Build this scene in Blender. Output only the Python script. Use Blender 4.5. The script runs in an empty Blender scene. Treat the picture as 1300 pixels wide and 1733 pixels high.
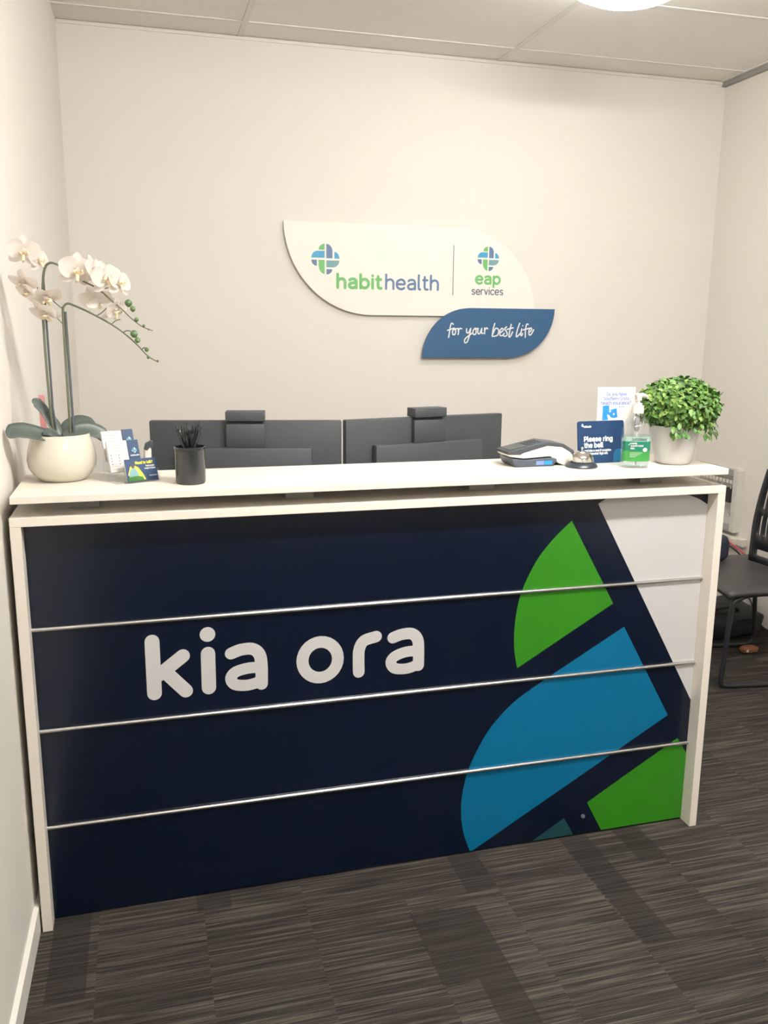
import bpy, bmesh, math, random
from mathutils import Vector, Matrix, noise
random.seed(7)
scene = bpy.context.scene
COL = scene.collection

# ------------------------------------------------------------------ camera
CAM = Vector((0.2902, -1.9934, 1.4302))
R_ = Vector((0.96375141, -0.26669071, 0.00769992))
U_ = Vector((0.04772964, 0.20073347, 0.97848248))
F_ = Vector((0.26249782, 0.94264635, -0.20618622))
cam_data = bpy.data.cameras.new('camera')
cam_data.sensor_fit = 'VERTICAL'
cam_data.sensor_height = 36.0
cam_data.lens = 1473.21 / 1733.0 * 36.0
cam_data.clip_start = 0.02
cam = bpy.data.objects.new('camera', cam_data)
COL.objects.link(cam)
cam.matrix_world = Matrix(((R_.x, U_.x, -F_.x, CAM.x), (R_.y, U_.y, -F_.y, CAM.y),
                           (R_.z, U_.z, -F_.z, CAM.z), (0, 0, 0, 1)))
scene.camera = cam

# ------------------------------------------------------------------ world, exposure, light strengths
world = bpy.data.worlds.new('world')
scene.world = world
world.use_nodes = True
world.node_tree.nodes['Background'].inputs[0].default_value = (1.0, 0.95, 0.88, 1)
world.node_tree.nodes['Background'].inputs[1].default_value = 0.3
scene.view_settings.view_transform = 'Standard'
scene.view_settings.look = 'None'
scene.view_settings.exposure = 1.13
scene.view_settings.gamma = 1.0
scene.view_settings.use_curve_mapping = False
LAMP_COLOR = (1.0, 0.975, 0.935)
# (name, centre x, centre y, size x, size y, surface drop, emission)
LAMPS = [((1.95, 0.90), 0.46, 0.46, 0.13, 11.0, 'round dome ceiling light nearest the back wall with the sign'),
         ((1.37, -0.98), 1.20, 0.12, 0.08, 70.0, 'long slim ceiling light over the carpet in front of the desk'),
         ((1.37, -3.22), 1.20, 0.12, 0.08, 24.0, 'long slim ceiling light farthest from the reception desk')]

# ------------------------------------------------------------------ materials
def lin(c):
    return tuple((v / 12.92 if v <= 0.04045 else ((v + 0.055) / 1.055) ** 2.4) for v in [x / 255 for x in c]) + (1.0,)

def mat(name, rgb, rough=0.5, metal=0.0, spec=0.5, coat=0.0, grain=0.0, gscale=(30, 30, 30), bump=0.0, bscale=200, sss=0.0, trans=0.0):
    m = bpy.data.materials.new(name)
    m.use_nodes = True
    nt = m.node_tree
    b = nt.nodes['Principled BSDF']
    b.inputs['Base Color'].default_value = lin(rgb)
    b.inputs['Roughness'].default_value = rough
    b.inputs['Metallic'].default_value = metal
    b.inputs['Specular IOR Level'].default_value = spec
    b.inputs['Coat Weight'].default_value = coat
    b.inputs['Coat Roughness'].default_value = 0.08
    if sss:
        b.inputs['Subsurface Weight'].default_value = sss
        b.inputs['Subsurface Radius'].default_value = (0.01, 0.008, 0.006)
    if trans:
        b.inputs['Transmission Weight'].default_value = trans
    tc = None
    if grain or bump:
        tc = nt.nodes.new('ShaderNodeTexCoord')
    if grain:
        mp = nt.nodes.new('ShaderNodeMapping')
        mp.inputs['Scale'].default_value = gscale
        nz = nt.nodes.new('ShaderNodeTexNoise')
        nz.inputs['Scale'].default_value = 1.0
        nz.inputs['Detail'].default_value = 4
        mx = nt.nodes.new('ShaderNodeMix')
        mx.data_type = 'RGBA'
        c = lin(rgb)
        mx.inputs[6].default_value = tuple(v * (1 - grain) for v in c[:3]) + (1,)
        mx.inputs[7].default_value = tuple(min(1, v * (1 + grain)) for v in c[:3]) + (1,)
        nt.links.new(tc.outputs['Object'], mp.inputs[0])
        nt.links.new(mp.outputs[0], nz.inputs[0])
        nt.links.new(nz.outputs[0], mx.inputs[0])
        nt.links.new(mx.outputs[2], b.inputs['Base Color'])
    if bump:
        nb = nt.nodes.new('ShaderNodeTexNoise')
        nb.inputs['Scale'].default_value = bscale
        nb.inputs['Detail'].default_value = 3
        bp = nt.nodes.new('ShaderNodeBump')
        bp.inputs['Strength'].default_value = bump
        bp.inputs['Distance'].default_value = 0.002
        nt.links.new(tc.outputs['Object'], nb.inputs[0])
        nt.links.new(nb.outputs[0], bp.inputs['Height'])
        nt.links.new(bp.outputs[0], b.inputs['Normal'])
    return m

def clear_mat(name, tint, base=0.06, rough=0.05):
    m = bpy.data.materials.new(name)
    m.use_nodes = True
    nt = m.node_tree
    nt.nodes.remove(nt.nodes['Principled BSDF'])
    out = nt.nodes['Material Output']
    t = nt.nodes.new('ShaderNodeBsdfTransparent')
    t.inputs[0].default_value = tint
    g = nt.nodes.new('ShaderNodeBsdfGlossy')
    g.inputs['Roughness'].default_value = rough
    g.inputs[0].default_value = (0.95, 0.97, 1, 1)
    fr = nt.nodes.new('ShaderNodeLayerWeight')
    fr.inputs[0].default_value = 0.35
    pw = nt.nodes.new('ShaderNodeMath')
    pw.operation = 'POWER'
    pw.inputs[1].default_value = 2.0
    nt.links.new(fr.outputs['Facing'], pw.inputs[0])
    ad = nt.nodes.new('ShaderNodeMath')
    ad.operation = 'MULTIPLY_ADD'
    ad.use_clamp = True
    ad.inputs[1].default_value = 0.5
    ad.inputs[2].default_value = base
    mx = nt.nodes.new('ShaderNodeMixShader')
    nt.links.new(pw.outputs[0], ad.inputs[0])
    nt.links.new(ad.outputs[0], mx.inputs[0])
    nt.links.new(t.outputs[0], mx.inputs[1])
    nt.links.new(g.outputs[0], mx.inputs[2])
    nt.links.new(mx.outputs[0], out.inputs[0])
    return m

def emit_mat(name, rgb, s):
    m = bpy.data.materials.new(name)
    m.use_nodes = True
    nt = m.node_tree
    nt.nodes.remove(nt.nodes['Principled BSDF'])
    e = nt.nodes.new('ShaderNodeEmission')
    e.inputs[0].default_value = tuple(rgb) + (1,)
    e.inputs[1].default_value = s
    nt.links.new(e.outputs[0], nt.nodes['Material Output'].inputs[0])
    return m

def carpet_mat():
    m = bpy.data.materials.new('carpet')
    m.use_nodes = True
    nt = m.node_tree
    N, L = nt.nodes.new, nt.links.new
    b = nt.nodes['Principled BSDF']
    b.inputs['Roughness'].default_value = 0.95
    b.inputs['Specular IOR Level'].default_value = 0.1
    def math_(op, a, c=None, d=None):
        n = N('ShaderNodeMath'); n.operation = op
        for i, v in enumerate((a, c, d)):
            if v is None: continue
            if isinstance(v, (int, float)): n.inputs[i].default_value = v
            else: L(v, n.inputs[i])
        return n.outputs[0]
    tc = N('ShaderNodeTexCoord')
    sp = N('ShaderNodeSeparateXYZ'); L(tc.outputs['Object'], sp.inputs[0])
    x, y = sp.outputs[0], sp.outputs[1]
    def cells(wx, ly, seed):
        col = math_('FLOOR', math_('DIVIDE', math_('ADD', x, seed * 0.37), wx))
        wn = N('ShaderNodeTexWhiteNoise'); wn.noise_dimensions = '1D'; L(math_('ADD', col, seed * 17.3), wn.inputs['W'])
        row = math_('FLOOR', math_('DIVIDE', math_('ADD', y, math_('MULTIPLY', wn.outputs[0], 3.0)), ly))
        cb = N('ShaderNodeCombineXYZ'); L(col, cb.inputs[0]); L(row, cb.inputs[1]); cb.inputs[2].default_value = seed
        w2 = N('ShaderNodeTexWhiteNoise'); w2.noise_dimensions = '3D'; L(cb.outputs[0], w2.inputs[0])
        return w2.outputs[0]
    c1 = cells(0.25, 0.50, 1.0)
    c2 = cells(0.085, 0.25, 2.0)
    # thin lines across, shifted from one cell to the next
    cb = N('ShaderNodeCombineXYZ')
    L(math_('MULTIPLY', x, 7.0), cb.inputs[0])
    L(math_('ADD', math_('MULTIPLY', y, 330.0), math_('MULTIPLY', c1, 40.0)), cb.inputs[1])
    L(math_('MULTIPLY', c1, 9.0), cb.inputs[2])
    nz = N('ShaderNodeTexNoise'); nz.inputs['Scale'].default_value = 1.0; nz.inputs['Detail'].default_value = 1.5
    L(cb.outputs[0], nz.inputs[0])
    lines = N('ShaderNodeMapRange'); lines.inputs[1].default_value = 0.40; lines.inputs[2].default_value = 0.62
    L(nz.outputs[0], lines.inputs[0])
    cb2 = N('ShaderNodeCombineXYZ')
    L(math_('MULTIPLY', x, 3.0), cb2.inputs[0])
    L(math_('ADD', math_('MULTIPLY', y, 125.0), math_('MULTIPLY', c1, 60.0)), cb2.inputs[1])
    L(math_('MULTIPLY', c1, 5.0), cb2.inputs[2])
    nz2 = N('ShaderNodeTexNoise'); nz2.inputs['Scale'].default_value = 1.0; nz2.inputs['Detail'].default_value = 0.5
    L(cb2.outputs[0], nz2.inputs[0])
    lines2 = N('ShaderNodeMapRange'); lines2.inputs[1].default_value = 0.44; lines2.inputs[2].default_value = 0.58
    L(nz2.outputs[0], lines2.inputs[0])
    fine = N('ShaderNodeTexWave'); fine.bands_direction = 'Y'; fine.inputs['Scale'].default_value = 70.0
    fine.inputs['Distortion'].default_value = 1.0; L(tc.outputs['Object'], fine.inputs[0])
    fib = N('ShaderNodeTexNoise'); fib.inputs['Scale'].default_value = 420.0; L(tc.outputs['Object'], fib.inputs[0])
    dense = math_('LESS_THAN', c2, 0.10)                       # plain dark blocks
    lvl = math_('MULTIPLY_ADD', lines.outputs[0], 0.32, math_('MULTIPLY_ADD', c1, 0.12, 0.1))
    lvl = math_('MULTIPLY_ADD', lines2.outputs[0], 0.27, lvl)
    lvl = math_('MULTIPLY', lvl, math_('SUBTRACT', 1.0, math_('MULTIPLY', dense, 0.40)))
    lvl = math_('ADD', lvl, math_('MULTIPLY', math_('SUBTRACT', fine.outputs[0], 0.5), 0.14))
    lvl = math_('ADD', lvl, math_('MULTIPLY', math_('SUBTRACT', fib.outputs[0], 0.5), 0.5))
    rp = N('ShaderNodeValToRGB')
    rp.color_ramp.elements[0].color = lin((34, 33, 32)); rp.color_ramp.elements[0].position = 0.0
    rp.color_ramp.elements[1].color = lin((102, 95, 87)); rp.color_ramp.elements[1].position = 1.0
    e = rp.color_ramp.elements.new(0.45); e.color = lin((60, 56, 52))
    L(lvl, rp.inputs[0])
    L(rp.outputs[0], b.inputs['Base Color'])
    bp = N('ShaderNodeBump'); bp.inputs['Strength'].default_value = 0.6; bp.inputs['Distance'].default_value = 0.003
    L(lvl, bp.inputs['Height']); L(bp.outputs[0], b.inputs['Normal'])
    return m

M = dict(
    wall=mat('wall_paint', (225, 220, 212), 0.75, bump=0.05, bscale=260),
    ceil=mat('ceiling_tile_board', (238, 234, 228), 0.9, bump=0.35, bscale=150),
    tee=mat('ceiling_tee', (228, 224, 218), 0.6),
    tee_dark=mat('shadow_line_trim', (150, 147, 142), 0.6),
    skirt=mat('skirting_paint', (230, 226, 218), 0.45),
    lam=mat('white_laminate', (226, 219, 207), 0.42, grain=0.025, gscale=(2, 60, 60)),
    lam_v=mat('white_laminate_upright', (222, 215, 204), 0.42, grain=0.025, gscale=(60, 60, 2)),
    riser=mat('riser_grey', (150, 150, 148), 0.4),
    navy=mat('navy_gloss_board', (6, 17, 36), 0.2, spec=0.45, coat=0.1),
    v_white=mat('white_vinyl', (192, 190, 189), 0.35),
    v_green=mat('green_vinyl', (46, 124, 24), 0.32),
    v_blue=mat('blue_vinyl', (0, 100, 140), 0.32),
    v_teal=mat('teal_vinyl', (24, 64, 70), 0.32),
    chrome=mat('brushed_aluminium', (205, 205, 205), 0.28, metal=1.0),
    s_white=mat('sign_white', (234, 229, 220), 0.5),
    s_edge=mat('sign_blue', (48, 92, 132), 0.45),
    p_green=mat('print_green', (112, 182, 108), 0.5),
    p_slate=mat('print_slate', (96, 122, 158), 0.5),
    p_blue=mat('print_blue', (72, 158, 198), 0.5),
    p_teal=mat('print_teal', (116, 158, 162), 0.5),
    p_grey=mat('print_grey', (92, 100, 116), 0.5),
    p_white=mat('print_white', (226, 226, 224), 0.5),
    p_navy=mat('print_navy', (24, 56, 94), 0.45),
    p_yellow=mat('print_yellow', (240, 226, 70), 0.5),
    p_lilac=mat('print_lilac', (112, 134, 190), 0.5),
    p_azure=mat('print_azure', (38, 134, 204), 0.5),
    p_ink=mat('print_ink', (70, 66, 70), 0.5),
    p_pale=mat('print_pale', (160, 154, 152), 0.5),
    paper=mat('paper_white', (216, 211, 206), 0.6),
    black=mat('black_plastic', (60, 64, 68), 0.55, bump=0.05, bscale=500),
    black2=mat('black_plastic_ridge', (67, 71, 75), 0.5),
    gloss_black=mat('gloss_black', (38, 40, 43), 0.16, spec=0.6),
    cup=mat('smoked_black_cup', (50, 52, 54), 0.2, spec=0.6),
    ceramic=mat('cream_ceramic', (206, 200, 186), 0.2, coat=0.3),
    pot=mat('white_glazed_pot', (196, 194, 191), 0.3, coat=0.2, grain=0.06, gscale=(14, 14, 10)),
    moss=mat('dark_moss', (52, 56, 44), 0.9, bump=0.8, bscale=180),
    leaf=mat('orchid_leaf', (78, 88, 82), 0.4, grain=0.12, gscale=(20, 20, 20)),
    stem=mat('orchid_stem', (104, 108, 88), 0.6),
    stick=mat('grey_stake', (84, 90, 96), 0.35),
    petal=mat('white_petal', (232, 224, 217), 0.6),
    lip=mat('cream_lip', (228, 214, 182), 0.5),
    lipc=mat('orange_lip_centre', (216, 180, 116), 0.5),
    bud=mat('green_bud', (88, 112, 70), 0.4),
    bush_a=mat('bush_leaf', (94, 134, 60), 0.5, grain=0.2, gscale=(60, 60, 60)),
    bush_b=mat('bush_leaf_dark', (70, 110, 52), 0.5, grain=0.2, gscale=(60, 60, 60)),
    bush_c=mat('bush_leaf_bright', (124, 154, 72), 0.5, grain=0.2, gscale=(60, 60, 60)),
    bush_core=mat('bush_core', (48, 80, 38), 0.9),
    white_pl=mat('white_plastic', (220, 214, 204), 0.35),
    dark_pl=mat('charcoal_plastic', (66, 70, 76), 0.4),
    dock=mat('slate_plastic', (72, 80, 92), 0.4),
    bell=mat('bell_chrome', (225, 222, 215), 0.06, metal=1.0),
    bell_base=mat('bell_base_black', (50, 54, 60), 0.3),
    acrylic=clear_mat('clear_acrylic', (0.975, 0.98, 0.985, 1), 0.04),
    pet=clear_mat('clear_bottle', (0.955, 0.97, 0.965, 1), 0.07),
    gel=clear_mat('clear_gel', (0.90, 0.96, 0.975, 1), 0.02, 0.2),
    lab_top=mat('label_pale_green', (150, 178, 164), 0.45),
    lab_mid=mat('label_green', (18, 118, 94), 0.45),
    lab_low=mat('label_leaf_green', (58, 142, 66), 0.45),
    pink=mat('pink_leaflet', (220, 150, 150), 0.5),
    metal_w=mat('white_enamel', (208, 204, 196), 0.4),
    metal_g=mat('grey_metal', (160, 160, 158), 0.4, metal=0.2),
    rubber=mat('black_cable', (34, 35, 38), 0.5),
    red=mat('red_cable', (190, 84, 88), 0.45),
    fabric=mat('charcoal_seat_vinyl', (62, 61, 60), 0.5, bump=0.2, bscale=400),
    tube=mat('black_steel_tube', (34, 36, 40), 0.35),
    bag=mat('black_nylon', (30, 33, 36), 0.65, bump=0.3, bscale=350),
    bag2=mat('navy_black_cloth', (42, 48, 62), 0.7, bump=0.2, bscale=350),
    brown=mat('brown_leather', (150, 92, 62), 0.5, grain=0.2, gscale=(40, 40, 40)),
    frame_w=mat('light_frame', (236, 234, 228), 0.4),
    carpet=carpet_mat(),
)

def thin_petal(m, amount):
    nt = m.node_tree
    b = nt.nodes['Principled BSDF']
    t = nt.nodes.new('ShaderNodeBsdfTranslucent')
    t.inputs[0].default_value = b.inputs['Base Color'].default_value
    mx = nt.nodes.new('ShaderNodeMixShader')
    mx.inputs[0].default_value = amount
    nt.links.new(b.outputs[0], mx.inputs[1])
    nt.links.new(t.outputs[0], mx.inputs[2])
    nt.links.new(mx.outputs[0], nt.nodes['Material Output'].inputs[0])
thin_petal(M['petal'], 0.45)

# ------------------------------------------------------------------ geometry helpers
class MB:
    def __init__(s):
        s.v = []; s.f = []; s.m = []; s.cur = 0
    def add(s, verts, faces):
        o = len(s.v)
        s.v += [tuple(p) for p in verts]
        for f in faces:
            s.f.append(tuple(i + o for i in f)); s.m.append(s.cur)
        return s
    def box(s, x0, x1, y0, y1, z0, z1):
        return s.add([(x0, y0, z0), (x1, y0, z0), (x1, y1, z0), (x0, y1, z0), (x0, y0, z1), (x1, y0, z1), (x1, y1, z1), (x0, y1, z1)],
                     [(0, 3, 2, 1), (4, 5, 6, 7), (0, 1, 5, 4), (1, 2, 6, 5), (2, 3, 7, 6), (3, 0, 4, 7)])
    def obox(s, org, ax, ay, az):
        """box from a corner and three edge vectors"""
        o, a, b, c = Vector(org), Vector(ax), Vector(ay), Vector(az)
        return s.add([o, o + a, o + a + b, o + b, o + c, o + a + c, o + a + b + c, o + b + c],
                     [(0, 3, 2, 1), (4, 5, 6, 7), (0, 1, 5, 4), (1, 2, 6, 5), (2, 3, 7, 6), (3, 0, 4, 7)])
    def tube(s, pts, r, seg=8, caps=True):
        pts = [Vector(p) for p in pts]
        n = len(pts)
        rr = r if isinstance(r, (list, tuple)) else [r] * n
        ref = None
        V = []; F = []
        for i, p in enumerate(pts):
            t = (pts[min(i + 1, n - 1)] - pts[max(i - 1, 0)]).normalized()
            if ref is None:
                ref = t.orthogonal().normalized()
            ref = (ref - t * ref.dot(t))
            if ref.length < 1e-6: ref = t.orthogonal()
            ref.normalize()
            bi = t.cross(ref)
            for k in range(seg):
                a = 2 * math.pi * k / seg
                V.append(p + (ref * math.cos(a) + bi * math.sin(a)) * rr[i])
        for i in range(n - 1):
            for k in range(seg):
                k2 = (k + 1) % seg
                F.append((i * seg + k, i * seg + k2, (i + 1) * seg + k2, (i + 1) * seg + k))
        if caps:
            F.append(tuple(range(seg))[::-1]); F.append(tuple((n - 1) * seg + k for k in range(seg)))
        return s.add(V, F)
    def lathe(s, prof, c=(0, 0, 0), seg=40, capb=True, capt=False):
        cx, cy, cz = c
        V = []; F = []
        for r, z in prof:
            for k in range(seg):
                a = 2 * math.pi * k / seg
                V.append((cx + r * math.cos(a), cy + r * math.sin(a), cz + z))
        for i in range(len(prof) - 1):
            for k in range(seg):
                k2 = (k + 1) % seg
                F.append((i * seg + k, i * seg + k2, (i + 1) * seg + k2, (i + 1) * seg + k))
        if capb: F.append(tuple(range(seg))[::-1])
        if capt: F.append(tuple((len(prof) - 1) * seg + k for k in range(seg)))
        return s.add(V, F)
    def prism(s, poly, fn, w0, w1):
        """poly of (u,v); fn(u,v,w) -> point; extruded from w0 to w1"""
        n = len(poly)
        V = [fn(u, v, w0) for u, v in poly] + [fn(u, v, w1) for u, v in poly]
        F = [tuple(range(n))[::-1], tuple(range(n, 2 * n))]
        for i in range(n):
            j = (i + 1) % n
            F.append((i, j, n + j, n + i))
        return s.add(V, F)
    def ribbon(s, pts, width, fn, w):
        """flat rounded stroke along 2D points, raised to w"""
        P = [Vector((a, b)) for a, b in pts]
        Q = [P[0]]
        for p in P[1:]:
            if (p - Q[-1]).length > 1e-6: Q.append(p)
        P = Q; n = len(P); h = width / 2
        if n == 1:
            c = P[0]
            ring = [(c.x + h * math.cos(2 * math.pi * k / 16), c.y + h * math.sin(2 * math.pi * k / 16)) for k in range(16)]
            return s.prism(ring, fn, 0, w)
        closed = (P[0] - P[-1]).length < 1e-5
        Lft = []; Rgt = []
        for i in range(n):
            if closed and i in (0, n - 1): t = P[1] - P[n - 2]
            else: t = P[min(i + 1, n - 1)] - P[max(i - 1, 0)]
            t.normalize()
            nn = Vector((-t.y, t.x))
            Lft.append(P[i] + nn * h); Rgt.append(P[i] - nn * h)
        V = []; F = []
        for i in range(n):
            wi = w + 4e-6 * i
            V += [fn(Lft[i].x, Lft[i].y, wi), fn(Rgt[i].x, Rgt[i].y, wi), fn(Lft[i].x, Lft[i].y, 0), fn(Rgt[i].x, Rgt[i].y, 0)]
        for i in range(n - 1):
            a, b = 4 * i, 4 * i + 4
            F += [(a, a + 1, b + 1, b), (a, b, b + 2, a + 2), (a + 1, a + 3, b + 3, b + 1)]
        s.add(V, F)
        if not closed:
            for c, d in ((P[0], P[0] - P[1]), (P[-1], P[-1] - P[-2])):
                a0 = math.atan2(d.y, d.x)
                arc = [(c.x + h * math.cos(a0 + math.pi * (k / 8 - 0.5)), c.y + h * math.sin(a0 + math.pi * (k / 8 - 0.5))) for k in range(9)]
                s.prism(arc, fn, 0, w)
        return s
    def build(s, name, mats, parent=None, smooth=False, bevel=0.0, bseg=2, world=None):
        me = bpy.data.meshes.new(name)
        me.from_pydata(s.v, [], s.f)
        if not isinstance(mats, (list, tuple)): mats = [mats]
        for m in mats: me.materials.append(m if not isinstance(m, str) else M[m])
        for p, mi in zip(me.polygons, s.m): p.material_index = mi
        bm = bmesh.new(); bm.from_mesh(me)
        if bevel:
            bmesh.ops.bevel(bm, geom=[e for e in bm.edges], offset=bevel, segments=bseg, affect='EDGES', profile=0.5)
        bmesh.ops.recalc_face_normals(bm, faces=bm.faces)
        ng = [f for f in bm.faces if len(f.verts) > 4]
        if ng: bmesh.ops.triangulate(bm, faces=ng)
        bm.to_mesh(me); bm.free()
        if smooth:
            me.shade_smooth()
            try: me.set_sharp_from_angle(angle=math.radians(42))
            except Exception: pass
        o = bpy.data.objects.new(name, me)
        COL.objects.link(o)
        if parent is not None:
            o.parent = parent
            o.matrix_parent_inverse = world_inv(parent)
        return o

def world_inv(o):
    m = o.matrix_basis.copy()
    p = o.parent; c = o
    mw = o.matrix_basis.copy()
    while c.parent is not None:
        mw = c.parent.matrix_basis @ c.matrix_parent_inverse @ mw
        c = c.parent
    return mw.inverted()

def tag(o, label=None, cat=None, group=None, kind=None):
    if label: o['label'] = label
    if cat: o['category'] = cat
    if group: o['group'] = group
    if kind: o['kind'] = kind
    return o

def thing(name, label, cat, loc=(0, 0, 0), group=None):
    o = bpy.data.objects.new(name, None)
    o.empty_display_size = 0.05
    COL.objects.link(o)
    o.location = loc
    return tag(o, label, cat, group)

def smooth_pts(pts, n=6, closed=False):
    P = [Vector(p) for p in pts]
    if len(P) < 3: return P
    out = []
    m = len(P)
    rng = m if closed else m - 1
    for i in range(rng):
        g = lambda k: P[k % m] if closed else P[max(0, min(m - 1, k))]
        p0, p1, p2, p3 = g(i - 1), g(i), g(i + 1), g(i + 2)
        for k in range(n):
            t = k / n
            out.append(0.5 * ((2 * p1) + (p2 - p0) * t + (2 * p0 - 5 * p1 + 4 * p2 - p3) * t * t + (3 * p1 - p0 - 3 * p2 + p3) * t ** 3))
    out.append(P[0].copy() if closed else P[-1])
    return out

def arc(cx, cy, rx, ry, a0, a1, n=16):
    return [(cx + rx * math.cos(math.radians(a0 + (a1 - a0) * k / n)), cy + ry * math.sin(math.radians(a0 + (a1 - a0) * k / n))) for k in range(n + 1)]

# ------------------------------------------------------------------ rounded stroke lettering
def S(*p): return [tuple(q) for q in smooth_pts([Vector((a, b, 0)) for a, b in p], 6)]
def S2(*p): return [(q[0], q[1]) for q in S(*p)]
O_ = arc(.42, .5, .42, .5, 0, 360, 24)
GL = {
    'a': (.78, [S2((.06, .88), (.22, .98), (.45, 1), (.68, .9), (.75, .65), (.75, .3), (.75, 0)), S2((.75, .58), (.4, .57), (.1, .45), (.02, .26), (.12, .06), (.36, 0), (.6, .06), (.75, .2))]),
    'b': (.84, [[(0, 1.5), (0, 0)], O_]), 'd': (.84, [[(.84, 1.5), (.84, 0)], O_]),
    'c': (.7, [S2((.74, .85), (.58, .98), (.36, 1), (.1, .85), (0, .5), (.1, .15), (.36, 0), (.58, .02), (.74, .15))]),
    'e': (.82, [S2((.02, .52), (.4, .52), (.82, .54), (.78, .82), (.6, .98), (.4, 1), (.1, .84), (0, .5), (.1, .16), (.38, 0), (.6, .01), (.78, .12))]),
    'f': (.5, [S2((.5, 1.48), (.34, 1.5), (.2, 1.36), (.18, 1), (.18, .5), (.18, 0)), [(0, 1), (.44, 1)]]),
    'g': (.84, [O_, S2((.84, 1), (.84, .5), (.84, -.1), (.7, -.4), (.4, -.45), (.1, -.34))]),
    'h': (.76, [[(0, 1.5), (0, 0)], S2((0, .6), (.12, .88), (.38, 1), (.64, .92), (.76, .65), (.76, .3), (.76, 0))]),
    'i': (.0, [[(0, 1), (0, 0)], [(0, 1.42)]]),
    'k': (.66, [[(0, 1.5), (0, 0)], [(.06, .42), (.6, 1)], [(.2, .56), (.66, 0)]]),
    'l': (.12, [S2((0, 1.5), (0, .8), (0, .2), (.05, .03), (.16, 0))]),
    'm': (1.2, [[(0, 1), (0, 0)], S2((0, .6), (.12, .9), (.34, 1), (.54, .9), (.6, .6), (.6, 0)), S2((.6, .6), (.72, .9), (.94, 1), (1.14, .9), (1.2, .6), (1.2, 0))]),
    'n': (.76, [[(0, 1), (0, 0)], S2((0, .6), (.12, .88), (.38, 1), (.64, .92), (.76, .65), (.76, .3), (.76, 0))]),
    'o': (.84, [O_]), 'p': (.84, [[(0, 1), (0, -.45)], O_]),
    'r': (.44, [[(0, 1), (0, 0)], S2((0, .55), (.08, .84), (.24, .98), (.46, 1))]),
    's': (.64, [S2((.6, .88), (.4, 1), (.18, .97), (.04, .8), (.14, .6), (.36, .5), (.58, .4), (.64, .2), (.5, .03), (.28, 0), (.04, .1))]),
    't': (.46, [S2((.16, 1.34), (.16, .8), (.16, .25), (.26, .03), (.48, 0)), [(0, 1), (.44, 1)]]),
    'u': (.76, [S2((0, 1), (0, .4), (.1, .1), (.36, 0), (.62, .1), (.76, .38)), [(.76, 1), (.76, 0)]]),
    'v': (.74, [[(0, 1), (.37, 0)], [(.37, 0), (.74, 1)]]),
    'w': (1.1, [[(0, 1), (.28, 0)], [(.28, 0), (.55, .9)], [(.55, .9), (.82, 0)], [(.82, 0), (1.1, 1)]]),
    'y': (.74, [[(0, 1), (.38, 0)], [(.74, 1), (.2, -.45)]]),
    'P': (.84, [[(0, 1.42), (0, 0)], S2((0, 1.42), (.5, 1.42), (.8, 1.3), (.86, 1.0), (.78, .72), (.5, .58), (0, .58))]),
    'D': (1.0, [[(0, 1.42), (0, 0)], S2((0, 1.42), (.4, 1.42), (.85, 1.2), (1.0, .71), (.85, .22), (.4, 0), (0, 0))]),
    'S': (.84, [S2((.8, 1.28), (.5, 1.42), (.2, 1.36), (.06, 1.1), (.2, .85), (.5, .7), (.76, .54), (.84, .28), (.64, .04), (.34, 0), (.02, .16))]),
    'C': (.96, [S2((.96, 1.2), (.76, 1.38), (.5, 1.42), (.14, 1.2), (0, .71), (.14, .22), (.5, 0), (.76, .04), (.96, .22))]),
    'G': (1.0, [S2((.96, 1.2), (.76, 1.38), (.5, 1.42), (.14, 1.2), (0, .71), (.14, .22), (.5, 0), (.8, .06), (.98, .25)), [(.98, .25), (.98, .66)], [(.6, .66), (.98, .66)]]),
    'H': (.96, [[(0, 1.42), (0, 0)], [(.96, 1.42), (.96, 0)], [(0, .72), (.96, .72)]]),
    'N': (.96, [[(0, 1.42), (0, 0)], [(0, 1.42), (.96, 0)], [(.96, 1.42), (.96, 0)]]),
    'A': (1.0, [[(0, 0), (.5, 1.42)], [(.5, 1.42), (1.0, 0)], [(.2, .45), (.8, .45)]]),
    'T': (.9, [[(.45, 1.42), (.45, 0)], [(0, 1.42), (.9, 1.42)]]),
    'I': (.0, [[(0, 1.42), (0, 0)]]),
    'E': (.7, [[(0, 1.42), (0, 0)], [(0, 1.42), (.7, 1.42)], [(0, .72), (.62, .72)], [(0, 0), (.7, 0)]]),
    'R': (.86, [[(0, 1.42), (0, 0)], S2((0, 1.42), (.5, 1.42), (.8, 1.3), (.86, 1.02), (.78, .76), (.5, .64), (0, .64)), [(.45, .64), (.86, 0)]]),
    'L': (.66, [[(0, 1.42), (0, 0)], [(0, 0), (.66, 0)]]),
    '?': (.6, [S2((0, 1.22), (.14, 1.4), (.36, 1.42), (.58, 1.26), (.56, 1.0), (.34, .78), (.28, .45)), [(.28, .02)]]),
    '.': (.0, [[(0, .03)]]), ' ': (.18, []),
}
def text_width(txt, gap):
    return sum(GL[c.replace('\u0101', 'a')][0] for c in txt) + gap * (len(txt) - 1)

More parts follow.
